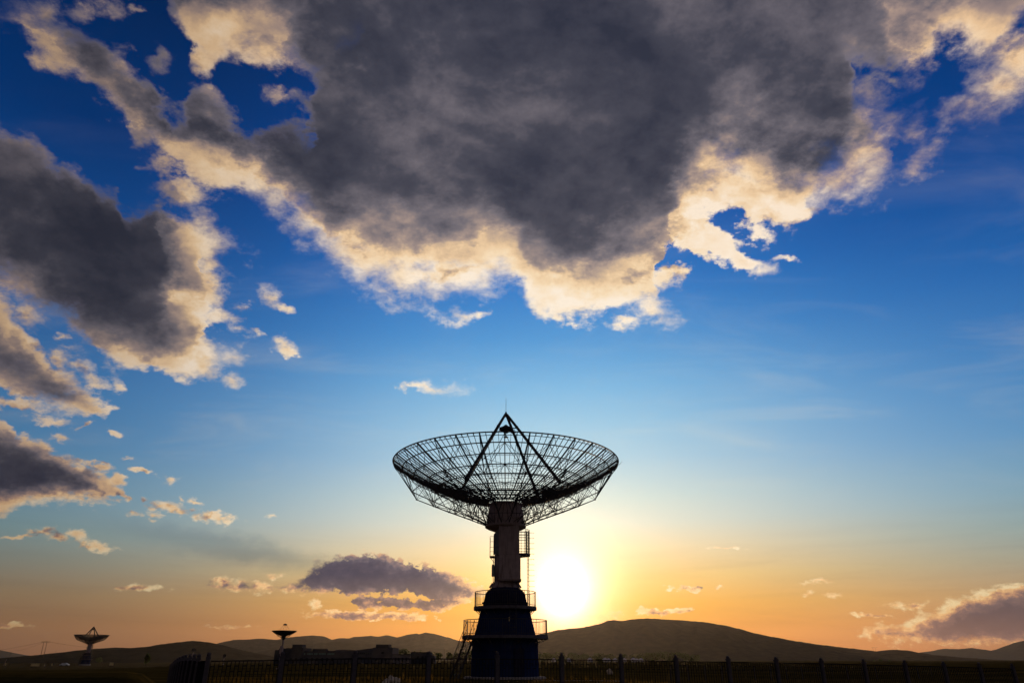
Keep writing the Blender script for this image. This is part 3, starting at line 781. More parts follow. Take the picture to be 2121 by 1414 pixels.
    MB().lathe([(0.50, 13.35), (0.45, 13.6), (0.1, 13.65)], 24).build('feed_cover', M_WHITE, hub)
    # reflector: 32 ribs, finer bars between, and hoops
    rf = MB()
    NR = 32
    rads = [1.5, 2.5, 3.5, 4.6, 5.8, 6.9, 7.95, 8.95, RIM_R]
    for k in range(NR * 4):
        a = -math.pi / 2 + 2 * math.pi * k / (NR * 4)
        main = k % 4 == 0
        if main: rs = [1.45] + rads[1:]
        elif k % 2 == 0: rs = rads[1:]
        else: rs = rads[2:]
        for r0, r1 in zip(rs, rs[1:]):
            if main:
                rf.plate(pol(r0, a, surf(r0)), pol(r1, a, surf(r1)), 0.075, 0.10)
            else:
                rf.plate(pol(r0, a, surf(r0) + 0.02), pol(r1, a, surf(r1) + 0.02), 0.030, 0.06)
    for r in rads: rf.ring((0, 0, surf(r) - 0.03), r, 0.048 if r < RIM_R else 0.055, 128, 5)
    for r in (7.95, 6.9, 5.8, 4.6): rf.ring((0, 0, surf(r) - 0.17), r - 0.02, 0.017, 128, 4)
    for r in (2.0, 3.0, 4.05, 5.2): rf.ring((0, 0, surf(r)), r, 0.016, 96, 4)
    rf.ring((0, 0, RIM_Z - 0.26), RIM_R - 0.06, 0.026, 128, 4)
    for k in range(NR * 4):
        a = 2 * math.pi * k / (NR * 4)
        rf.bar(pol(RIM_R, a, RIM_Z), pol(RIM_R - 0.06, a, RIM_Z - 0.26), 0.018, 4, cap=False)
    refl = rf.build('reflector', M_STEEL, root)
    MB().bar((RIM_R, 0, RIM_Z - 0.1), (RIM_R + 0.45, -0.2, RIM_Z + 0.28), 0.014, 4).build('antenna_whip', M_STEEL, refl)
    # backing truss
    tr = MB()
    low = [(1.62, 11.6), (2.9, 12.12), (4.4, 12.70), (6.2, 13.38), (8.05, 14.12)]
    N2 = 16
    def la(k): return -math.pi / 2 + 2 * math.pi * (k + 0.5) / N2
    def ua(k): return -math.pi / 2 + 2 * math.pi * k / N2
    upr = [2.5, 3.5, 4.6, 6.9, 8.95]
    for k in range(N2):
        for (r0, z0), (r1, z1) in zip(low, low[1:]):
            tr.bar(pol(r0, la(k), z0), pol(r1, la(k), z1), 0.042, 5)
        r, z = low[-1]
        tr.bar(pol(r, la(k), z), pol(RIM_R, la(k), RIM_Z - 0.1), 0.034, 5)
        tr.bar(pol(r, la(k), z), pol(RIM_R, ua(k), RIM_Z - 0.1), 0.022, 4)
        tr.bar(pol(r, la(k), z), pol(RIM_R, ua(k + 1), RIM_Z - 0.1), 0.022, 4)
        tr.bar(pol(1.62, ua(k), 11.6), pol(2.9, la(k), 12.12), 0.025, 4)
        for i, (r, z) in enumerate(low):
            if i: tr.bar(pol(r, la(k), z), pol(r, la(k + 1), z), 0.026 if i < 4 else 0.034, 4)
            if i: tr.ball(pol(r, la(k), z), 0.075, 6, 4)
            for r2 in ([upr[i - 1]] if i else []) + [upr[i]]:
                tr.bar(pol(r, la(k), z), pol(r2, ua(k), surf(r2) - 0.05), 0.021, 4)
                tr.bar(pol(r, la(k), z), pol(r2, ua(k + 1), surf(r2) - 0.05), 0.021, 4)
            if i: 
                r2 = rads[min(i * 2, 7)]
                tr.bar(pol(r, la(k), z), pol(r2, la(k), surf(r2) - 0.05), 0.018, 4)
        for r in upr[1:]:
            tr.ball(pol(r, ua(k), surf(r) - 0.06), 0.06, 6, 4)
        for r0, r1 in ((8.95, 6.9), (6.9, 4.6)):
            mid = pol((r0 + r1) / 2, la(k), surf((r0 + r1) / 2) - 0.35)
            for r, a in ((r0, ua(k)), (r0, ua(k + 1)), (r1, ua(k)), (r1, ua(k + 1))):
                tr.bar(mid, pol(r, a, surf(r) - 0.05), 0.016, 4)
            tr.ball(mid, 0.07, 6, 4)
    for k in range(NR):
        a = -math.pi / 2 + 2 * math.pi * k / NR
        tr.bar(pol(8.6, a, surf(8.6) - 0.32), pol(RIM_R - 0.06, a, RIM_Z - 0.26), 0.02, 4)
        tr.bar(pol(8.6, a, surf(8.6) - 0.32), pol(5.8, a, surf(5.8) - 0.30), 0.02, 4)
    tr.build('backing_truss', M_STEEL, refl)
    # feed legs, cabin and rod
    apex = Vector((0, 0, 21.45))
    for k in range(4):
        a = math.radians(-35 + 90 * k)
        b = pol(5.5, a, surf(5.5))
        e = pol(0.10, a, apex.z)
        lg = MB().bar(b, e, 0.145, 8, 0.115)
        p = b.lerp(e, 0.80)
        lg.ball(p, 0.15, 8, 5)
        lg.ball(b, 0.17, 8, 5)
        lg.build('feed_leg', M_STEEL, root)
    MB().lathe([(0.11, 21.25), (0.13, 21.5), (0.06, 21.72)], 12).build('apex_cap', M_STEEL, root)
    fc = MB().lathe([(0.26, 19.92), (0.46, 19.96), (0.60, 20.02), (0.62, 20.10), (0.48, 20.24), (0.24, 20.36), (0.08, 20.50)], 28)
    fc.lathe([(0.18, 19.74), (0.26, 19.80), (0.26, 19.93)], 20)
    fc.bar((0, 0, 19.65), (0, 0, 19.3), 0.05, 6)
    fc.lathe([(0.02, 19.28), (0.22, 19.32), (0.22, 19.35), (0.02, 19.37)], 12)
    for k in range(4):
        a = math.radians(-35 + 90 * k)
        fc.bar(pol(0.7, a, 20.05), pol(1.12, a, 19.98), 0.05, 5)
    fc.bar((0.3, -0.3, 20.4), (0.0, 0, 21.3), 0.03, 5)
    fcab = fc.build('feed_cabin', M_STEEL, root)
    cbm = MB()
    pts = [Vector((0.75, -0.2, 20.0)), Vector((0.95, -0.3, 19.5)), Vector((0.85, -0.1, 18.9)), Vector((1.1, 0.2, 18.2)), Vector((1.05, 0.6, 17.3))]
    for a, b in zip(pts, pts[1:]): cbm.bar(a, b, 0.025, 5)
    cbm.build('cable', M_RUB, fcab)
    MB().bar((0, 0, 21.65), (0, 0, 23.05), 0.022, 6, 0.014).build('lightning_rod', M_WHITE, root)
    return root

T1 = make_telescope('largest radio telescope, dark lattice dish facing up on a blue and white tower', (TX, TY, 0.0), 'lattice radio telescopes')
MB.k = 2.2                         # far copy's bars thickened so its fine lattice reads dark against the sky
c = make_telescope('small far lattice radio telescope at the left, on the slope near the paired poles', (0, 0, 0), 'lattice radio telescopes')
MB.k = 1.0
LY = 470
gx = xat(178, LY)
c.location = (gx, LY, zat(1375, LY, 178))
c.rotation_euler = (0, 0, math.radians(38))

# the medium dish beyond the fence
def make_dish(label, loc, group, H=6.6, R=2.0, tilt=0.0, sc=1.0):
    root = empty('dish_antenna', loc, label, 'dish antenna', group, sc=sc)
    m = MB().lathe([(0.36, -0.3), (0.36, 0.02), (0.30, 0.05), (0.26, 1.7)], 20); m.box(-0.45, 0.45, -0.45, 0.45, -0.3, 0.12)
    m.build('pedestal', M_WHITE, root)
    m = MB().lathe([(0.22, 1.7), (0.20, 3.3), (0.12, 3.35), (0.12, 4.8)], 16)
    m.box(-0.32, -0.08, -0.25, 0.25, 2.2, 3.4)
    m.build('mast', M_WHITE, root)
    dz = 4.8
    m = MB()
    pr = [(0.2, 0.0)] + [(R * t, 0.12 + 0.78 * t * t) for t in (0.25, 0.5, 0.75, 1.0)]
    pr += [(R * t, 0.17 + 0.78 * t * t) for t in (1.0, 0.75, 0.5, 0.25, 0.02)]
    m.lathe(pr, 36)
    dish = m.build('reflector', M_STEEL, root)
    m = MB()
    for k in range(12):
        a = 2 * math.pi * k / 12
        m.bar(pol(0.3, a, -0.25), pol(R * 0.95, a, 0.80), 0.022, 4); m.bar(pol(R * 0.5, a, -0.02), pol(R * 0.5, a, 0.30), 0.02, 4)
    m.lathe([(0.15, -0.45), (0.38, -0.25), (0.38, 0.05)], 16)
    m.build('back_frame', M_STEEL, dish)
    m = MB()
    for k in range(4):
        a = math.radians(12 + 90 * k)
        m.bar(pol(R * 0.62, a, 0.45), pol(0.22, a, 1.85), 0.022, 5)
    m.build('feed_strut', M_STEEL, dish)
    MB().lathe([(0.10, 1.78), (0.34, 1.82), (0.32, 1.94), (0.12, 2.05)], 16).build('feed_cap', M_STEEL, dish)
    dish.location = (0, 0, dz)
    dish.rotation_euler = (tilt, 0, 0.4)
    return root
DY = 122
p = at(579, 1384, DY)
make_dish('solid dish antenna facing up on a thin white mast before the grey building', (p.x, DY, p.z), None, R=2.05, sc=0.98)
A0 = make_dish('tiny white mast with its dish turned sideways, above the fence corner on the left', (0, 0, 0), None, R=1.1, tilt=math.radians(72), sc=0.72)
p = at(398, 1364, 330); A0.location = p
p = at(462, 1375, 250)
A1 = copy_tree(A0); A1.location = p; A1.scale = (0.5,) * 3
A1['label'] = 'smallest white mast seen through the first fence panel right of the corner'
# ------------------------------------------------------------------ the bar fence
KX = {0: (584, 1348.5), 1: (735, 1346), 2: (888, 1347), 3: (1030, 1348), 4: (1163, 1350), 5: (1286, 1352), 6: (1400, 1354.5), 7: (1508, 1356.5), 8: (1607, 1358.5),
      9: (1700, 1360.5), 10: (1788, 1363), 11: (1872, 1365.5), 12: (1952, 1368), 13: (2025, 1370.5), 14: (2093, 1373)}
posts = []
Y0 = 22.8
def fence_y(k): return Y0 * (1 + 0.0408 * k)
cY = fence_y(-0.80)
posts.append((xat(431, cY), cY, 1350))
for k in range(15):
    posts.append((xat(KX[k][0], fence_y(k)), fence_y(k), KX[k][1]))
left = []
lt = [(1353, 0.4161), (1353, 0.4225), (1353.5, 0.4286), (1354.5, 0.4336), (1356, 0.4375), (1358.5, 0.441), (1361, 0.444), (1364, 0.4465), (1367, 0.4485), (1370, 0.450), (1373, 0.4515)]
X, Yc = posts[0][0], posts[0][1]
for j, (yt, u) in enumerate(lt):
    Yc += 2.2
    left.append((-u * Yc, Yc, yt))
FH = 1.52                          # height of the top of a panel above the ground; the ball reaches 1.66
def px_of(X_, Y_, y): return 1060.5 + F_PX * X_ / (Y_ * math.cos(TH) + (0.0) * math.sin(TH))
def topz(P): return zat(P[2], P[1], 1060.5 + 1554 * P[0] / P[1])
fence = empty('fence', (posts[0][0], posts[0][1], topz(posts[0]) - 1.66), 'long dark bar fence with ball topped grey posts crossing in front of the large telescope', 'fence')
org = Vector(fence.location)
def rel(v): return Vector(v) - org
pm = MB()
pm.box(-0.065, 0.065, -0.065, 0.065, -1.8, 1.50)
pm.box(-0.080, 0.080, -0.080, 0.080, 1.50, 1.535)
pm.box(-0.045, 0.045, -0.045, 0.045, 1.535, 1.56)
pm.box(-0.075, 0.075, -0.075, 0.075, -1.8, 0.12)
me_post = None
me_ball = None
allp = posts + left
for i, P in enumerate(allp):
    gz = topz(P) - 1.66
    nb = allp[i + 1] if i < len(posts) - 1 else allp[i - 1]
    rz = math.atan2(nb[1] - P[1], nb[0] - P[0])
    if me_post is None:
        o = pm.build('post', M_POST, fence); me_post = o.data
        b = MB().ball((0, 0, 1.60), 0.062, 14, 8).build('post_ball', M_POST, o, smooth=True); me_ball = b.data
    else:
        o = bpy.data.objects.new('post', me_post); C.objects.link(o); o.parent = fence
        b = bpy.data.objects.new('post_ball', me_ball); C.objects.link(b); b.parent = o
    o.location = rel((P[0], P[1], gz))
    o.rotation_euler = (0, 0, rz)
def panel(A, B):
    za, zb = topz(A) - 1.66, topz(B) - 1.66
    a = rel((A[0], A[1], za)); b = rel((B[0], B[1], zb))
    d = b - a
    L = math.hypot(d.x, d.y)
    u = d / L
    a = a + u * 0.09; L -= 0.18
    n = max(3, round(L / 0.112))
    m = MB()
    def pt(s_, z): return a + u * s_ + Vector((0, 0, z))
    m.plate(pt(0, 1.42), pt(L, 1.42), 0.045, 0.035)
    m.plate(pt(0, 0.14), pt(L, 0.14), 0.045, 0.035)
    for i in range(n + 1):
        s_ = L * i / n
        m.bar(pt(s_, 0.05), pt(s_, 1.42), 0.0125, 4)
    for i in range(n):
        z = 1.285 if i % 2 == 0 else 1.14
        m.plate(pt(L * i / n, z), pt(L * (i + 1) / n, z), 0.02, 0.024)
        z = 0.33 if i % 2 == 0 else 0.46
        m.plate(pt(L * i / n, z), pt(L * (i + 1) / n, z), 0.02, 0.024)
    m.build('panel', M_BARS, fence)
seq = left[::-1] + posts
for A, B in zip(seq, seq[1:]): panel(A, B)

# low row of thin concrete posts further out on the right
wf = empty('wire_fence', (xat(1440, 66), 66, ground_z(xat(1440, 66), 66)), 'low row of thin pale posts behind the right half of the bar fence', 'fence')
wo_ = Vector(wf.location)
prev = None
wires = MB()
wp = None
for k in range(20):
    Y_ = 66 + k * 1.6
    x_ = 1390 + k * 36 - k * k * 0.25
    P = at(x_, 1397 - k * 0.15, Y_)
    h = 0.78
    if wp is None:
        o = MB().box(-0.035, 0.035, -0.035, 0.035, -0.5, h).build('post', M_POST, wf); wp = o.data
    else:
        o = bpy.data.objects.new('post', wp); C.objects.link(o); o.parent = wf
    o.location = P - wo_
    o.rotation_euler = (0.02 * math.sin(k * 3), 0.03 * math.cos(k * 2.1), 0)
    if prev is not None:
        for hz in (0.25, 0.5, 0.72): wires.bar(prev - wo_ + Vector((0, 0, hz)), P - wo_ + Vector((0, 0, hz)), 0.006, 3)
    prev = P
wires.build('wire', M_STEEL, wf)

# ------------------------------------------------------------------ buildings
BY = 330.0
def bx(m, x0, x1, ytop, d0=0.0, d1=10.0, Y=BY, ybot=None, z0=None):
    a = xat(x0, Y, 1366); b = xat(x1, Y, 1366)
    zt = zat(ytop, Y)
    zb = zat(ybot, Y) if ybot else (z0 if z0 is not None else gb - 1.0)
    return m.box(a - bo.x, b - bo.x, Y + d0 - bo.y, Y + d1 - bo.y, zb - bo.z, zt - bo.z)
gb = zat(1373.5, BY)
bo = Vector((xat(640, BY), BY, gb))
b1 = empty('building', bo, 'long dark grey building with a strip of green windows and stepped roof blocks', 'building')
m = MB(); bx(m, 590, 625, 1341.5, 0, 14); bx(m, 563, 589.8, 1345, 2.5, 12); bx(m, 566, 584, 1341.8, 6, 14)
w1 = m.build('wall', M_WALLD, b1)
m = MB(); bx(m, 625.2, 692, 1347.5, 1.5, 12); bx(m, 692.2, 737, 1345.2, 0.2, 14)
m.build('wall', M_WALL, b1)
m = MB(); bx(m, 598, 619, 1333.5, 3, 9, ybot=1341.6); m.build('roof_block', M_WALLD, b1)
m = MB(); bx(m, 641, 668, 1342.3, 4, 8, ybot=1347.6); m.build('roof_block', M_WALLD, b1)
m = MB(); bx(m, 589, 626, 1341.0, -0.15, 14.1, ybot=1341.9); bx(m, 626, 691.8, 1347.0, 1.3, 12.1, ybot=1348.0)
m.build('parapet', M_WALLD, b1)
for xa, xb in ((626, 629.5), (633, 645), (647, 655), (657, 672), (675, 690)):
    m = MB(); bx(m, xa, xb, 1351.3, 1.35, 1.48, ybot=1355.2)
    fr = m.build('window', M_GREENGLASS, b1)
    m = MB()
    n = max(1, int((xb - xa) / 3))
    for i in range(n + 1):
        q = xa + (xb - xa) * i / n
        bx(m, q - 0.2, q + 0.2, 1351.1, 1.25, 1.34, ybot=1355.4)
    m.build('mullion', M_WALLD, fr)
for i in range(9):
    xa = 600 + i * 10.5
    if 622 < xa < 628: continue
    m = MB(); d_ = -0.1 if xa < 622 else (1.3 if xa < 690 else 0.1)
    bx(m, xa, xa + 4.5, 1362, d_, d_ + 0.18, ybot=1367.5)
    m.build('window', M_GLASS, b1)
m = MB(); bx(m, 606, 610, 1366.5, -0.14, 0.05, ybot=1373); m.build('door', M_GLASS, b1)

bo = Vector((xat(775, 300), 300, zat(1373.5, 300)))
gb = bo.z
b2 = empty('building', bo, 'grey two storey building with a roof block, right of the green window strip', 'building')
m = MB(); bx(m, 771, 812, 1341, 0, 16, Y=300)
m.build('wall', M_WALL, b2)
def sidewall(m):
    A = at(737.5, 1373.5, 324); B = at(770.8, 1373.5, 300.2)
    zA, zB = zat(1345.5, 324), zat(1341.2, 300.2)
    vs = [(A.x, A.y, bo.z - 1), (B.x, B.y, bo.z - 1), (B.x, B.y, zB), (A.x, A.y, zA)]
    vs2 = [(x, y + 8, z) for x, y, z in vs]
    return m.add([Vector(v) - bo for v in vs + vs2], [(0, 1, 2, 3), (7, 6, 5, 4), (0, 4, 5, 1), (1, 5, 6, 2), (2, 6, 7, 3), (3, 7, 4, 0)])
sidewall(MB()).build('wall', M_WALLW if False else M_WALL, b2)
m = MB(); bx(m, 774.5, 801, 1333.5, 2, 9, Y=300, ybot=1341.1); m.build('roof_block', M_WALLD, b2)
m = MB(); bx(m, 770.5, 812.5, 1340.5, -0.2, 16.1, Y=300, ybot=1341.5); m.build('parapet', M_WALLD, b2)
for i in range(7):
    t = (i + 0.6) / 7.6
    A = at(737.5, 1366, 324).lerp(at(770.8, 1366, 300.2), t)
    for z0_, z1_ in ((1350.5, 1354.0), (1360, 1364.5)):
        Yq = A.y
        m = MB()
        za, zb_ = zat(z1_, Yq), zat(z0_, Yq)
        dv = (at(770.8, 1366, 300.2) - at(737.5, 1366, 324)).normalized()
        n_ = Vector((dv.y, -dv.x, 0)) * 0.12
        p0 = Vector((A.x, A.y, 0)); p1 = p0 + Vector((dv.x, dv.y, 0)) * 1.3
        q = [p0 + n_, p1 + n_, p1 - n_, p0 - n_]
        m.add([Vector((v.x, v.y, z)) - bo for z in (za, zb_) for v in q], [(3, 2, 1, 0), (4, 5, 6, 7), (0, 1, 5, 4), (1, 2, 6, 5), (2, 3, 7, 6), (3, 0, 4, 7)])
        m.build('window', M_GLASS, b2)
for x0_, w_ in ((777, 5), (789, 3), (796, 5)):
    m = MB(); bx(m, x0_, x0_ + w_, 1362, -0.1, 0.1, Y=300, ybot=1373 if w_ == 3 else 1367); m.build('window' if w_ != 3 else 'door', M_GLASS, b2)
m = MB(); bx(m, 789, 794, 1349, -0.1, 0.1, Y=300, ybot=1353); m.build('window', M_GLASS, b2)

bo = Vector((xat(832, 290), 290, zat(1374, 290))); gb = bo.z
b3 = empty('building', bo, 'low pale shed with dark doors between the two storey building and the flat roofed block', 'building')
m = MB(); bx(m, 812.5, 849.5, 1355, 0, 8, Y=290); m.build('wall', M_WALLW, b3)
m = MB(); bx(m, 812.2, 849.8, 1354, -0.4, 8.3, Y=290, ybot=1355.2); m.build('roof', M_WALLD, b3)
for x0_ in (818, 824, 832, 840): 
    m = MB(); bx(m, x0_, x0_ + 3, 1361, -0.1, 0.1, Y=290, ybot=1373 if x0_ in (832,) else 1367); m.build('door' if x0_ == 832 else 'window', M_GLASS, b3)
bo = Vector((xat(872, 280), 280, zat(1374, 280))); gb = bo.z
b4 = empty('building', bo, 'small dark flat roofed block left of the large telescope stair', 'building')
m = MB(); bx(m, 850, 889, 1350.5, 0, 9, Y=280); m.build('wall', M_WALLD, b4)
m = MB(); bx(m, 849.5, 889.5, 1349.5, -0.3, 9.2, Y=280, ybot=1350.7); m.build('roof', M_WALLD, b4)
m = MB(); bx(m, 853, 858, 1362, -0.1, 0.1, Y=280, ybot=1373.5); m.build('door', M_GLASS, b4)
for x0_ in (863, 873, 881): 
    m = MB(); bx(m, x0_, x0_ + 4, 1358, -0.1, 0.1, Y=280, ybot=1364); m.build('window', M_GLASS, b4)
bo = Vector((xat(895, 276), 276, zat(1374, 276))); gb = bo.z
b5 = empty('building', bo, 'lean-to shed at the right end of the small dark block', 'building')
a_ = xat(889.8, 276) - bo.x; b_ = xat(900, 276) - bo.x
h0, h1 = zat(1353.5, 276) - bo.z, zat(1358, 276) - bo.z
MB().add([(a_, 0, -1), (b_, 0, -1), (b_, 0, h1), (a_, 0, h0), (a_, 6, -1), (b_, 6, -1), (b_, 6, h1), (a_, 6, h0)],
    [(0, 1, 2, 3), (7, 6, 5, 4), (0, 4, 5, 1), (1, 5, 6, 2), (2, 6, 7, 3), (3, 7, 4, 0)]).build('wall', M_WALL, b5)
MB().box(a_ + 0.5, a_ + 1.2, -0.1, 0.05, 0, 1.9).build('door', M_GLASS, b5)

# ------------------------------------------------------------------ felt tents beyond the fence on the right
def tent():
    root = empty('yurt', (0, 0, 0), 'x', 'yurt', 'white yurts in a row below the hill')
    MB().lathe([(1.75, -0.4), (1.80, 1.15)], 24).build('wall', M_FELT, root)
    MB().lathe([(1.86, 1.15), (1.80, 1.22), (0.9, 1.95), (0.35, 2.25)], 24).build('roof', M_FELT, root)
    MB().lathe([(0.36, 2.25), (0.30, 2.38), (0.05, 2.42)], 12).build('crown_cap', M_WALLD, root)
    MB().box(-0.35, 0.35, -1.86, -1.76, 0, 1.05).build('door', M_WOOD, root)
    return root
tl = [(1147, 'yurt by the first fence post right of the telescope, just left of the post'), (1178, 'yurt just right of the first fence post past the telescope'), (1222, 'yurt midway between the first two posts past the telescope'),
      (1253, 'bigger looking yurt second from the ball lit post at its left'), (1261, 'yurt touching the right side of its bigger looking neighbour'), (1274, 'yurt hard against the left side of the ball lit post'),
      (1293, 'yurt hard against the right side of the ball lit post'), (1312, 'yurt with a bright lit roof right of the ball lit post'), (1319, 'yurt leaning on its bright roofed neighbour'), (1328, 'rightmost yurt of the row, greyish, before the dark trees')]
t0 = tent()
TYY = 520
for i, (x_, lb) in enumerate(tl):
    c = t0 if i == 0 else copy_tree(t0)
    YY = TYY + (i * 37) % 60
    P = at(x_, 1368.5, YY)
    c.location = (P.x, YY, P.z)
    c.rotation_euler = (0, 0, (i * 0.7) % 1.2 - 0.5)
    s_ = 0.85 + 0.25 * ((i * 5) % 4) / 4
    c.scale = (s_,) * 3
    c['label'] = lb

# ------------------------------------------------------------------ power poles
def hframe(name, label, xa, xb, yt, yb, Y, tilt=0, group=None):
    A0_, A1_ = at(xa[0], yb, Y), at(xa[1], yt, Y)
    B0_, B1_ = at(xb[0], yb, Y), at(xb[1], yt, Y)
    o0 = A0_.copy()
    root = empty('power_pole', o0, label, 'power pole', group)
    r_ = (A1_ - A0_).length * 0.018
    MB().bar(A0_ - o0 - Vector((0, 0, 3)), A1_ - o0, r_ * 1.2, 6, r_ * 0.8).build('pole', M_WOOD, root)
    MB().bar(B0_ - o0 - Vector((0, 0, 3)), B1_ - o0, r_ * 1.2, 6, r_ * 0.8).build('pole', M_WOOD, root)
    d_ = (B1_ - A1_); dn = Vector((d_.x, 0, 0)).normalized()
    dr = (A0_ - A1_) * 0.10
    a_, b_ = A1_ - dn * d_.length * 0.7 + dr, B1_ + dn * d_.length * 0.9 + dr
    m_ = MB().bar(a_ - o0, b_ - o0, r_ * 0.8, 5)
    m_.build('crossarm', M_WOOD, root)
    for t in (0.02, 0.5, 0.98):
        q = a_.lerp(b_, t) - o0
        MB().bar(q, q + Vector((0, 0, 1)) * r_ * 5, r_ * 0.6, 5).build('insulator', M_GLASS, root)
    return a_, b_
la_, lb_ = hframe('power_pole', 'tall paired poles with a crossarm on the left slope beside the small telescope', (85, 91.5), (91.5, 98), 1326, 1355, 900)
hframe('power_pole', 'small paired poles on the saddle of the hill at the right', (1809.5, 1807.5), (1814, 1812.5), 1339.5, 1349, 2400)
def pole(label, x0, x1, yt, yb, Y, arm=True):
    A, B = at(x0, yb, Y), at(x1, yt, Y)
    root = empty('utility_pole', A, label, 'utility pole')
    L = (B - A).length; r_ = L * 0.022
    MB().bar((0, 0, -2), B - A, r_, 6, r_ * 0.7).build('pole', M_WOOD, root)
    if arm:
        q = (B - A) * 0.85
        MB().bar(q - Vector((L * 0.22, 0, 0)), q + Vector((L * 0.22, 0, 0)), r_ * 0.8, 5).build('crossarm', M_WOOD, root)
        q = (B - A) * 0.70
        MB().bar(q - Vector((L * 0.13, 0, 0)), q + Vector((L * 0.13, 0, 0)), r_ * 0.7, 5).build('crossarm', M_WOOD, root)
    return B
pa = pole('thin pole with a crossarm at the far left edge', 20, 22.5, 1348, 1361, 1000)
pole('stubby pole with crowded arms on the skyline right of the paired poles', 115, 116, 1346.5, 1352, 1500)
pole('thin pole above the trees left of the large telescope', 921, 921, 1341.5, 1353, 420)
pole('plain thin pole just right of the crossarmed one above the trees', 925.5, 925.5, 1343.5, 1353, 420, arm=False)
pole('tiny pole on the crest right of the low knoll at the right', 1889, 1889, 1345, 1349.5, 2400, arm=False)
def wire(name, label, a, b, sag, r):
    m_ = MB(); n = 14; pr = None
    for i in range(n + 1):
        t = i / n
        p = a.lerp(b, t) - Vector((0, 0, sag * 4 * t * (1 - t)))
        if pr is not None: m_.bar(pr - a, p - a, r, 4)
        pr = p
    o = m_.build(name, M_RUB, loc=a)
    tag(o, label, 'power line')
wire('power_line', 'power line running left from the paired poles out of view', la_, at(-60, 1352, 860), 1.5, 0.10)
wire('power_line', 'power line running right from the paired poles behind the small telescope', lb_, at(240, 1345, 1000), 1.0, 0.10)
wire('power_line', 'lower power line from the paired poles down to the thin left pole', la_.lerp(lb_, 0.3), pa, 2.0, 0.07)

# ------------------------------------------------------------------ things along the far left road
def board(label, x0, x1, yt, yb, Y):
    P = at(x0, yb, Y); Q = at(x1, yb, Y)
    root = empty('cream_board', P, label, 'board', 'cream boards beside the left road')
    h = at(x0, yt, Y).z - P.z
    w_ = Q.x - P.x
    n = max(1, int(w_ / 2.2))
    m_ = MB()
    for i in range(n): m_.box(w_ * i / n + 0.04, w_ * (i + 1) / n - 0.04, 0, 0.08, 0.15, h * (0.9 + 0.1 * ((i * 7) % 3) / 2))
    m_.build('board', M_CREAM, root)
    m_ = MB()
    for i in range(n + 1): m_.box(w_ * i / n - 0.05, w_ * i / n + 0.05, 0.1, 0.2, -1, h)
    m_.build('frame', M_WOOD, root)
board('widest cream board by the road on the left', 63, 81, 1372.5, 1379.5, 395)
board('narrow leaning cream board right of the widest one', 90, 92.5, 1373, 1379.5, 395)
board('narrow cream board halfway between the widest one and the white car', 105.5, 108, 1372.5, 1379, 395)
board('square cream board right of the small telescope base', 226, 234.5, 1370.5, 1377.5, 420)
board('thin cream post board at the far left edge', 9, 12, 1371.5, 1377.5, 395)
P = at(9, 1372, 396)
sp = empty('lamp_post', P, 'short leaning pale post at the far left edge above the thin board', 'post')
MB().bar((0, 0, -1.2), (0.7, 0, 1.5), 0.10, 6).build('pole', M_WHITE, sp)
MB().box(0.55, 0.95, -0.1, 0.1, 1.5, 1.65).build('lamp_head', M_WHITE, sp)

P = at(133, 1378.5, 380)
car = empty('car', P, 'white hatchback parked beside the road left of the small telescope', 'car', rz=math.radians(6))
def car_body():
    prof = [(-2.0, 0.35), (-2.05, 0.75), (-1.5, 0.90), (-0.9, 1.38), (0.6, 1.42), (1.5, 0.95), (2.0, 0.85), (2.05, 0.40)]
    vs = []; n = len(prof)
    for s_, k in ((-0.85, 1), (0.85, 1)):
        for x_, z_ in prof: vs.append((x_, s_ * (0.86 if z_ > 1 else 1), z_))
    fs = [tuple(range(n - 1, -1, -1)), tuple(range(n, 2 * n))] + [(i, (i + 1) % n, n + (i + 1) % n, n + i) for i in range(n)]
    return MB().add(vs, fs)
car_body().build('body', M_CAR, car)
m = MB()
for s_ in (-1, 1): m.add([(-0.85, s_ * 0.80, 0.95), (-0.75, s_ * 0.76, 1.30), (0.55, s_ * 0.76, 1.33), (1.2, s_ * 0.80, 0.98), (-0.85, s_ * 0.78, 0.95), (-0.75, s_ * 0.74, 1.30), (0.55, s_ * 0.74, 1.33), (1.2, s_ * 0.78, 0.98)],
    [(0, 1, 2, 3), (7, 6, 5, 4), (0, 4, 5, 1), (1, 5, 6, 2), (2, 6, 7, 3), (3, 7, 4, 0)])
m.build('window', M_GLASS, car)
for sx in (-1.25, 1.25):
    for sy in (-0.78, 0.78):
        w = MB().bar((sx, sy - 0.1, 0.32), (sx, sy + 0.1, 0.32), 0.32, 14).build('wheel', M_RUB, car)
MB().box(-2.07, -2.0, -0.7, -0.45, 0.6, 0.75).build('headlight', M_GLASS, car)
MB().box(-2.07, -2.0, 0.45, 0.7, 0.6, 0.75).build('headlight', M_GLASS, car)

# faint bar fence round the small telescope
lf = empty('field_fence', at(150, 1379, 400), 'low faint fence along the left road behind the white car', 'fence')
lo_ = Vector(lf.location)
m = MB(); pmh = MB()
prevp = None
for i in range(64):
    x_ = 20 + i * 3.4
    P = at(x_, 1378.6 - i * 0.02, 400 + i * 0.4)
    h = 1.9 if i % 8 == 0 else 1.6
    (pmh if i % 8 == 0 else m).bar(P - lo_ - Vector((0, 0, 0.6)), P - lo_ + Vector((0, 0, h)), 0.09 if i % 8 == 0 else 0.05, 4)
    if prevp is not None:
        m.bar(prevp - lo_ + Vector((0, 0, 1.45)), P - lo_ + Vector((0, 0, 1.45)), 0.04, 4)
    prevp = P
m.build('bars', M_WOOD, lf); pmh.build('end_posts', M_WOOD, lf)

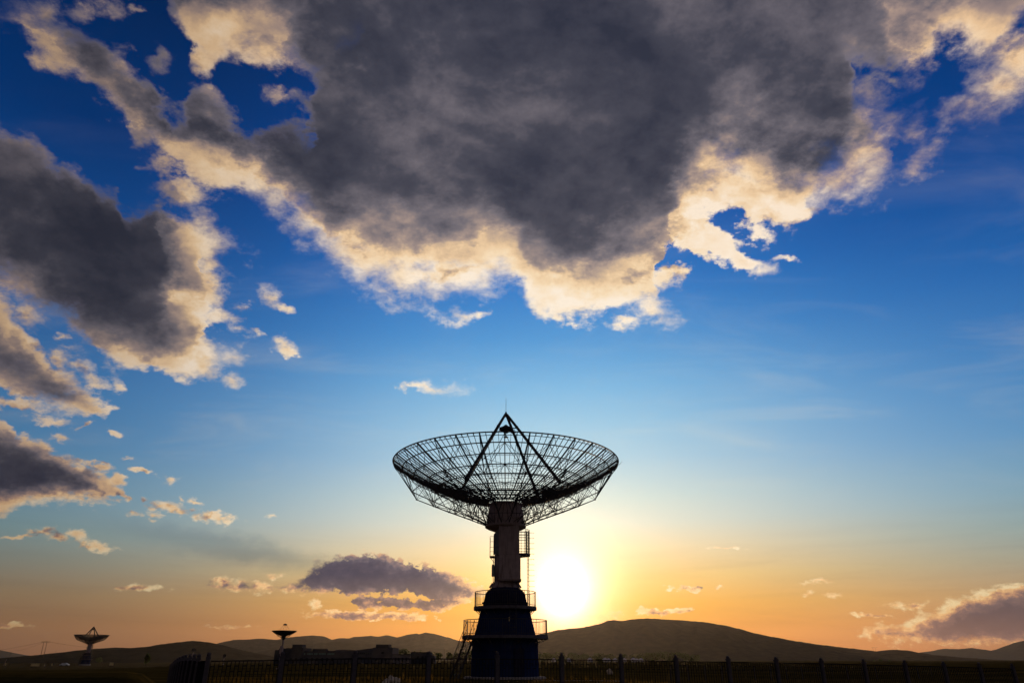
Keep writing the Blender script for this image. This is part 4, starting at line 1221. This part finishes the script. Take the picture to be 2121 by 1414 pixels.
# ------------------------------------------------------------------ kerbs, stones, boulder
kb = MB()
for i in range(22):
    x_ = 1104 + i * 8.3
    P = at(x_, 1409.5, 52)
    kb.box(P.x, P.x + 0.23, 52, 52.16, P.z - 0.3, P.z + 0.035 + 0.01 * (i % 3))
o = kb.build('kerb', M_CONC); tag(o, 'broken line of pale kerb stones in the grass right of the large telescope', kind='structure')
def rock(label, x_, y_, Y, sx, sy, sz, seed, m_=None, name='boulder', cat='boulder', group=None):
    P = at(x_, y_, Y)
    m = MB()
    pr = [(max(math.sin(math.pi * i / 14), 1e-4), -math.cos(math.pi * i / 14)) for i in range(15)]
    m.lathe(pr, 22)
    vs = []
    for v in m.v:
        v = Vector(v)
        k = 1 + 0.45 * mnoise.noise(v * 1.3 + Vector((seed, 0, 0))) + 0.25 * mnoise.noise(v * 3.1 + Vector((seed, 4, 0))) + 0.10 * mnoise.noise(v * 7 + Vector((seed, 4, 9)))
        vs.append((v.x * sx * k, v.y * sy * k, v.z * sz * k))
    m.v = vs
    o = m.build(name, m_ or M_ROCK, loc=(P.x, Y, P.z))
    tag(o, label, cat, group)
rock('pale rounded rock showing through the fence at the bottom, left of the telescope', 809, 1409, 34, 0.22, 0.2, 0.20, 1.0)
rock('small pale rock against the left side of the rounded one', 799, 1412, 33.6, 0.13, 0.12, 0.13, 5.0)
rock('small pale rock against the right side of the rounded one', 822, 1410, 33.8, 0.15, 0.12, 0.16, 9.0)
rock('small pale stone in the grass between two fence posts, right of the telescope', 1263, 1391, 88, 0.30, 0.2, 0.34, 13.0, group=None)

# ------------------------------------------------------------------ trees
def tree(label, x_, ybase, ytop, wpx, Y, kind='tree', group=None, dens=1.0, cat='tree'):
    P = at(x_, ybase, Y)
    h = at(x_, ytop, Y).z - P.z
    w_ = wpx * Y / 1554 / 2
    root = empty(kind, P, label, cat, group)
    m = MB()
    m.bar((0, 0, -1), (w_ * 0.05, 0, h * 0.45), h * 0.035, 6, h * 0.02)
    for k in range(5):
        a = k * 1.3 + x_
        m.bar((0, 0, h * 0.25), (math.cos(a) * w_ * 0.55, math.sin(a) * w_ * 0.55, h * (0.55 + 0.08 * (k % 3))), h * 0.018, 4, h * 0.006)
    m.build('trunk', M_TRUNK, root)
    m = MB()
    rnd = random.Random(int(x_ * 13 + Y))
    nl = 7
    lobes = [(Vector((rnd.uniform(-0.6, 0.6) * w_, rnd.uniform(-0.5, 0.5) * w_, h * rnd.uniform(0.22, 0.72))), rnd.uniform(0.38, 0.60)) for _ in range(nl)]
    lobes.append((Vector((0, 0, h * 0.72)), 0.5))
    for cc, rad in lobes:
        for _ in range(int(90 * dens)):
            d = Vector((rnd.gauss(0, 1), rnd.gauss(0, 1), rnd.gauss(0, 1))).normalized() * rnd.uniform(0.35, 1.0) ** 0.6
            p = cc + Vector((d.x * w_ * rad, d.y * w_ * rad, d.z * h * rad * 0.62))
            if p.z < h * 0.02: continue
            s_ = h * rnd.uniform(0.035, 0.075)
            q = Matrix.Rotation(rnd.uniform(0, 6.28), 3, 'Z') @ Matrix.Rotation(rnd.uniform(0, 3.14), 3, 'X')
            b0 = [q @ Vector(v) * s_ for v in ((-1, -0.5, 0), (0.9, -0.7, 0.2), (0.7, 0.8, 0), (-0.6, 0.6, -0.2))]
            m.add([p + v for v in b0], [(0, 1, 2, 3)])
    m.build('crown', M_LEAF, root)
    return root
tree('broad round tree behind the low pale shed', 834, 1362, 1342, 34, 430)
for x_, yt, w_, lb in ((820, 1348, 16, 'small tree at the left foot of the round tree behind the shed'), (858, 1347, 10, 'small tree peeping over the left end of the dark block roof'), (870.5, 1346.5, 9, 'tiny round tree top over the middle of the dark block roof'),
    (908, 1349, 26, 'tree just right of the lean-to shed'), (930, 1348, 18, 'tree beneath the two thin poles'), (945, 1350, 16, 'tree right of the thin poles, behind the stair foot'), (963, 1347, 22, 'tree between the stair and the tower'), (978, 1343.5, 26, 'tallest tree touching the left side of the tower')):
    tree(lb, x_, 1366, yt, w_, 400, dens=0.8)
lbs = ['tree touching the right side of the tower', 'pale green tree left of the first fence post past the tower', 'tree directly behind the first fence post past the tower', 'tree just right of the first fence post past the tower',
       'low tree above the yurt midway between the posts', 'taller tree above the bigger looking yurt', 'tree behind the ball lit post', 'tree above the bright roofed yurt', 'tree right of the last yurt', 'dark tree starting the dense clump',
       'dark tree second in the dense clump', 'tallest dark tree in the dense clump', 'dark tree past the tallest of the clump', 'dark tree near the end of the clump', 'last dark tree at the right end of the clump']
tx = [1112, 1134, 1158, 1184, 1212, 1240, 1266, 1292, 1318, 1340, 1358, 1380, 1402, 1420, 1437]
th = [1350, 1350, 1349, 1350, 1352, 1351, 1353, 1353, 1352, 1350, 1349.5, 1348, 1349, 1351, 1354]
tw = [28, 30, 30, 32, 30, 32, 28, 30, 28, 26, 26, 30, 28, 24, 22]
for i in range(15):
    tree(lbs[i], tx[i], 1370, th[i], tw[i] * 1.25, 640 + (i * 53) % 60, group='tree row below the brown hill', dens=0.8)
tree('lone small tree on the left field between the small telescope and the fence', 303, 1374, 1352, 17, 360, dens=1.0)
tree('dark conical bush on the slope behind the fence at the right', 1825, 1372, 1361.5, 9, 900, 'bush', dens=0.6, cat='bush')
tree('smaller dark bush just right of the conical one', 1844, 1372, 1365, 7, 900, 'bush', dens=0.6, cat='bush')
tree('faint bush left of the conical one', 1812, 1372, 1365, 9, 900, 'bush', dens=0.5, cat='bush')
tree('low bush on the slope near the right edge of the view', 1982, 1377, 1370, 9, 700, 'bush', dens=0.5, cat='bush')
tree('low bush at the right edge just before the fence ends', 2070, 1379, 1373, 8, 700, 'bush', dens=0.5, cat='bush')
tree('dark scrub mound behind the small telescope on the right side', 205, 1371, 1359, 20, 1000, 'bush', dens=0.6, cat='bush')

# ------------------------------------------------------------------ grass by the fence
g = MB()
rnd = random.Random(3)
for i in range(26000):
    Y_ = 16 + 44 * rnd.random() ** 1.3
    X_ = rnd.uniform(-0.40, 0.75) * Y_
    z_ = ground_z(X_, Y_)
    cl_ = mnoise.noise(Vector((X_ * 0.35, Y_ * 0.35, 5)))
    if cl_ < -0.1 and rnd.random() < 0.7: continue
    h = rnd.uniform(0.05, 0.20) * (1 + max(cl_, 0) * 1.4)
    a = rnd.uniform(0, 3.14)
    dx_, dy_ = math.cos(a) * 0.012, math.sin(a) * 0.012
    lx, ly = rnd.uniform(-0.12, 0.12), rnd.uniform(-0.12, 0.12)
    g.add([(X_ - dx_, Y_ - dy_, z_ - 0.02), (X_ + dx_, Y_ + dy_, z_ - 0.02), (X_ + lx, Y_ + ly, z_ + h)], [(0, 1, 2)])
M_GRASS = mat('dry grass blades', (0.05, 0.038, 0.014), 0.8, 0, 0.5, 0.6, spec=0.0)
backlit(M_GRASS, (0.16, 0.10, 0.02), 0.4)
for i in range(900):               # taller weeds standing in clumps
    Y_ = rnd.uniform(27, 60)
    X_ = rnd.uniform(-0.33, 0.7) * Y_
    if mnoise.noise(Vector((X_ * 0.12, Y_ * 0.12, 9))) < 0.12: continue
    z_ = ground_z(X_, Y_)
    for _ in range(6):
        a = rnd.uniform(0, 6.28); hh = rnd.uniform(0.2, 0.55); sp_ = rnd.uniform(0.05, 0.22)
        g.add([(X_ - 0.012, Y_, z_), (X_ + 0.012, Y_, z_), (X_ + math.cos(a) * sp_, Y_ + math.sin(a) * sp_, z_ + hh)], [(0, 1, 2)])
o = g.build('grass', M_GRASS)
tag(o, 'rough dry grass along the foot of the fence', 'grass', kind='stuff')

# ------------------------------------------------------------------ the evening air
hz = MB().box(-6500, 6500, -400, 9000, -30, 320).build('haze', bpy.data.materials.new('haze'))
hm = hz.data.materials[0]
hm.use_nodes = True
hn = hm.node_tree
hn.nodes.clear()
pv = hn.nodes.new('ShaderNodeVolumePrincipled')
pv.inputs['Color'].default_value = (0.86, 0.78, 0.74, 1)
pv.inputs['Density'].default_value = 0.000015
pv.inputs['Anisotropy'].default_value = 0.7
ho = hn.nodes.new('ShaderNodeOutputMaterial')
hn.links.new(pv.outputs[0], ho.inputs['Volume'])
tag(hz, 'thin warm evening haze over the plain and the hills', kind='stuff')
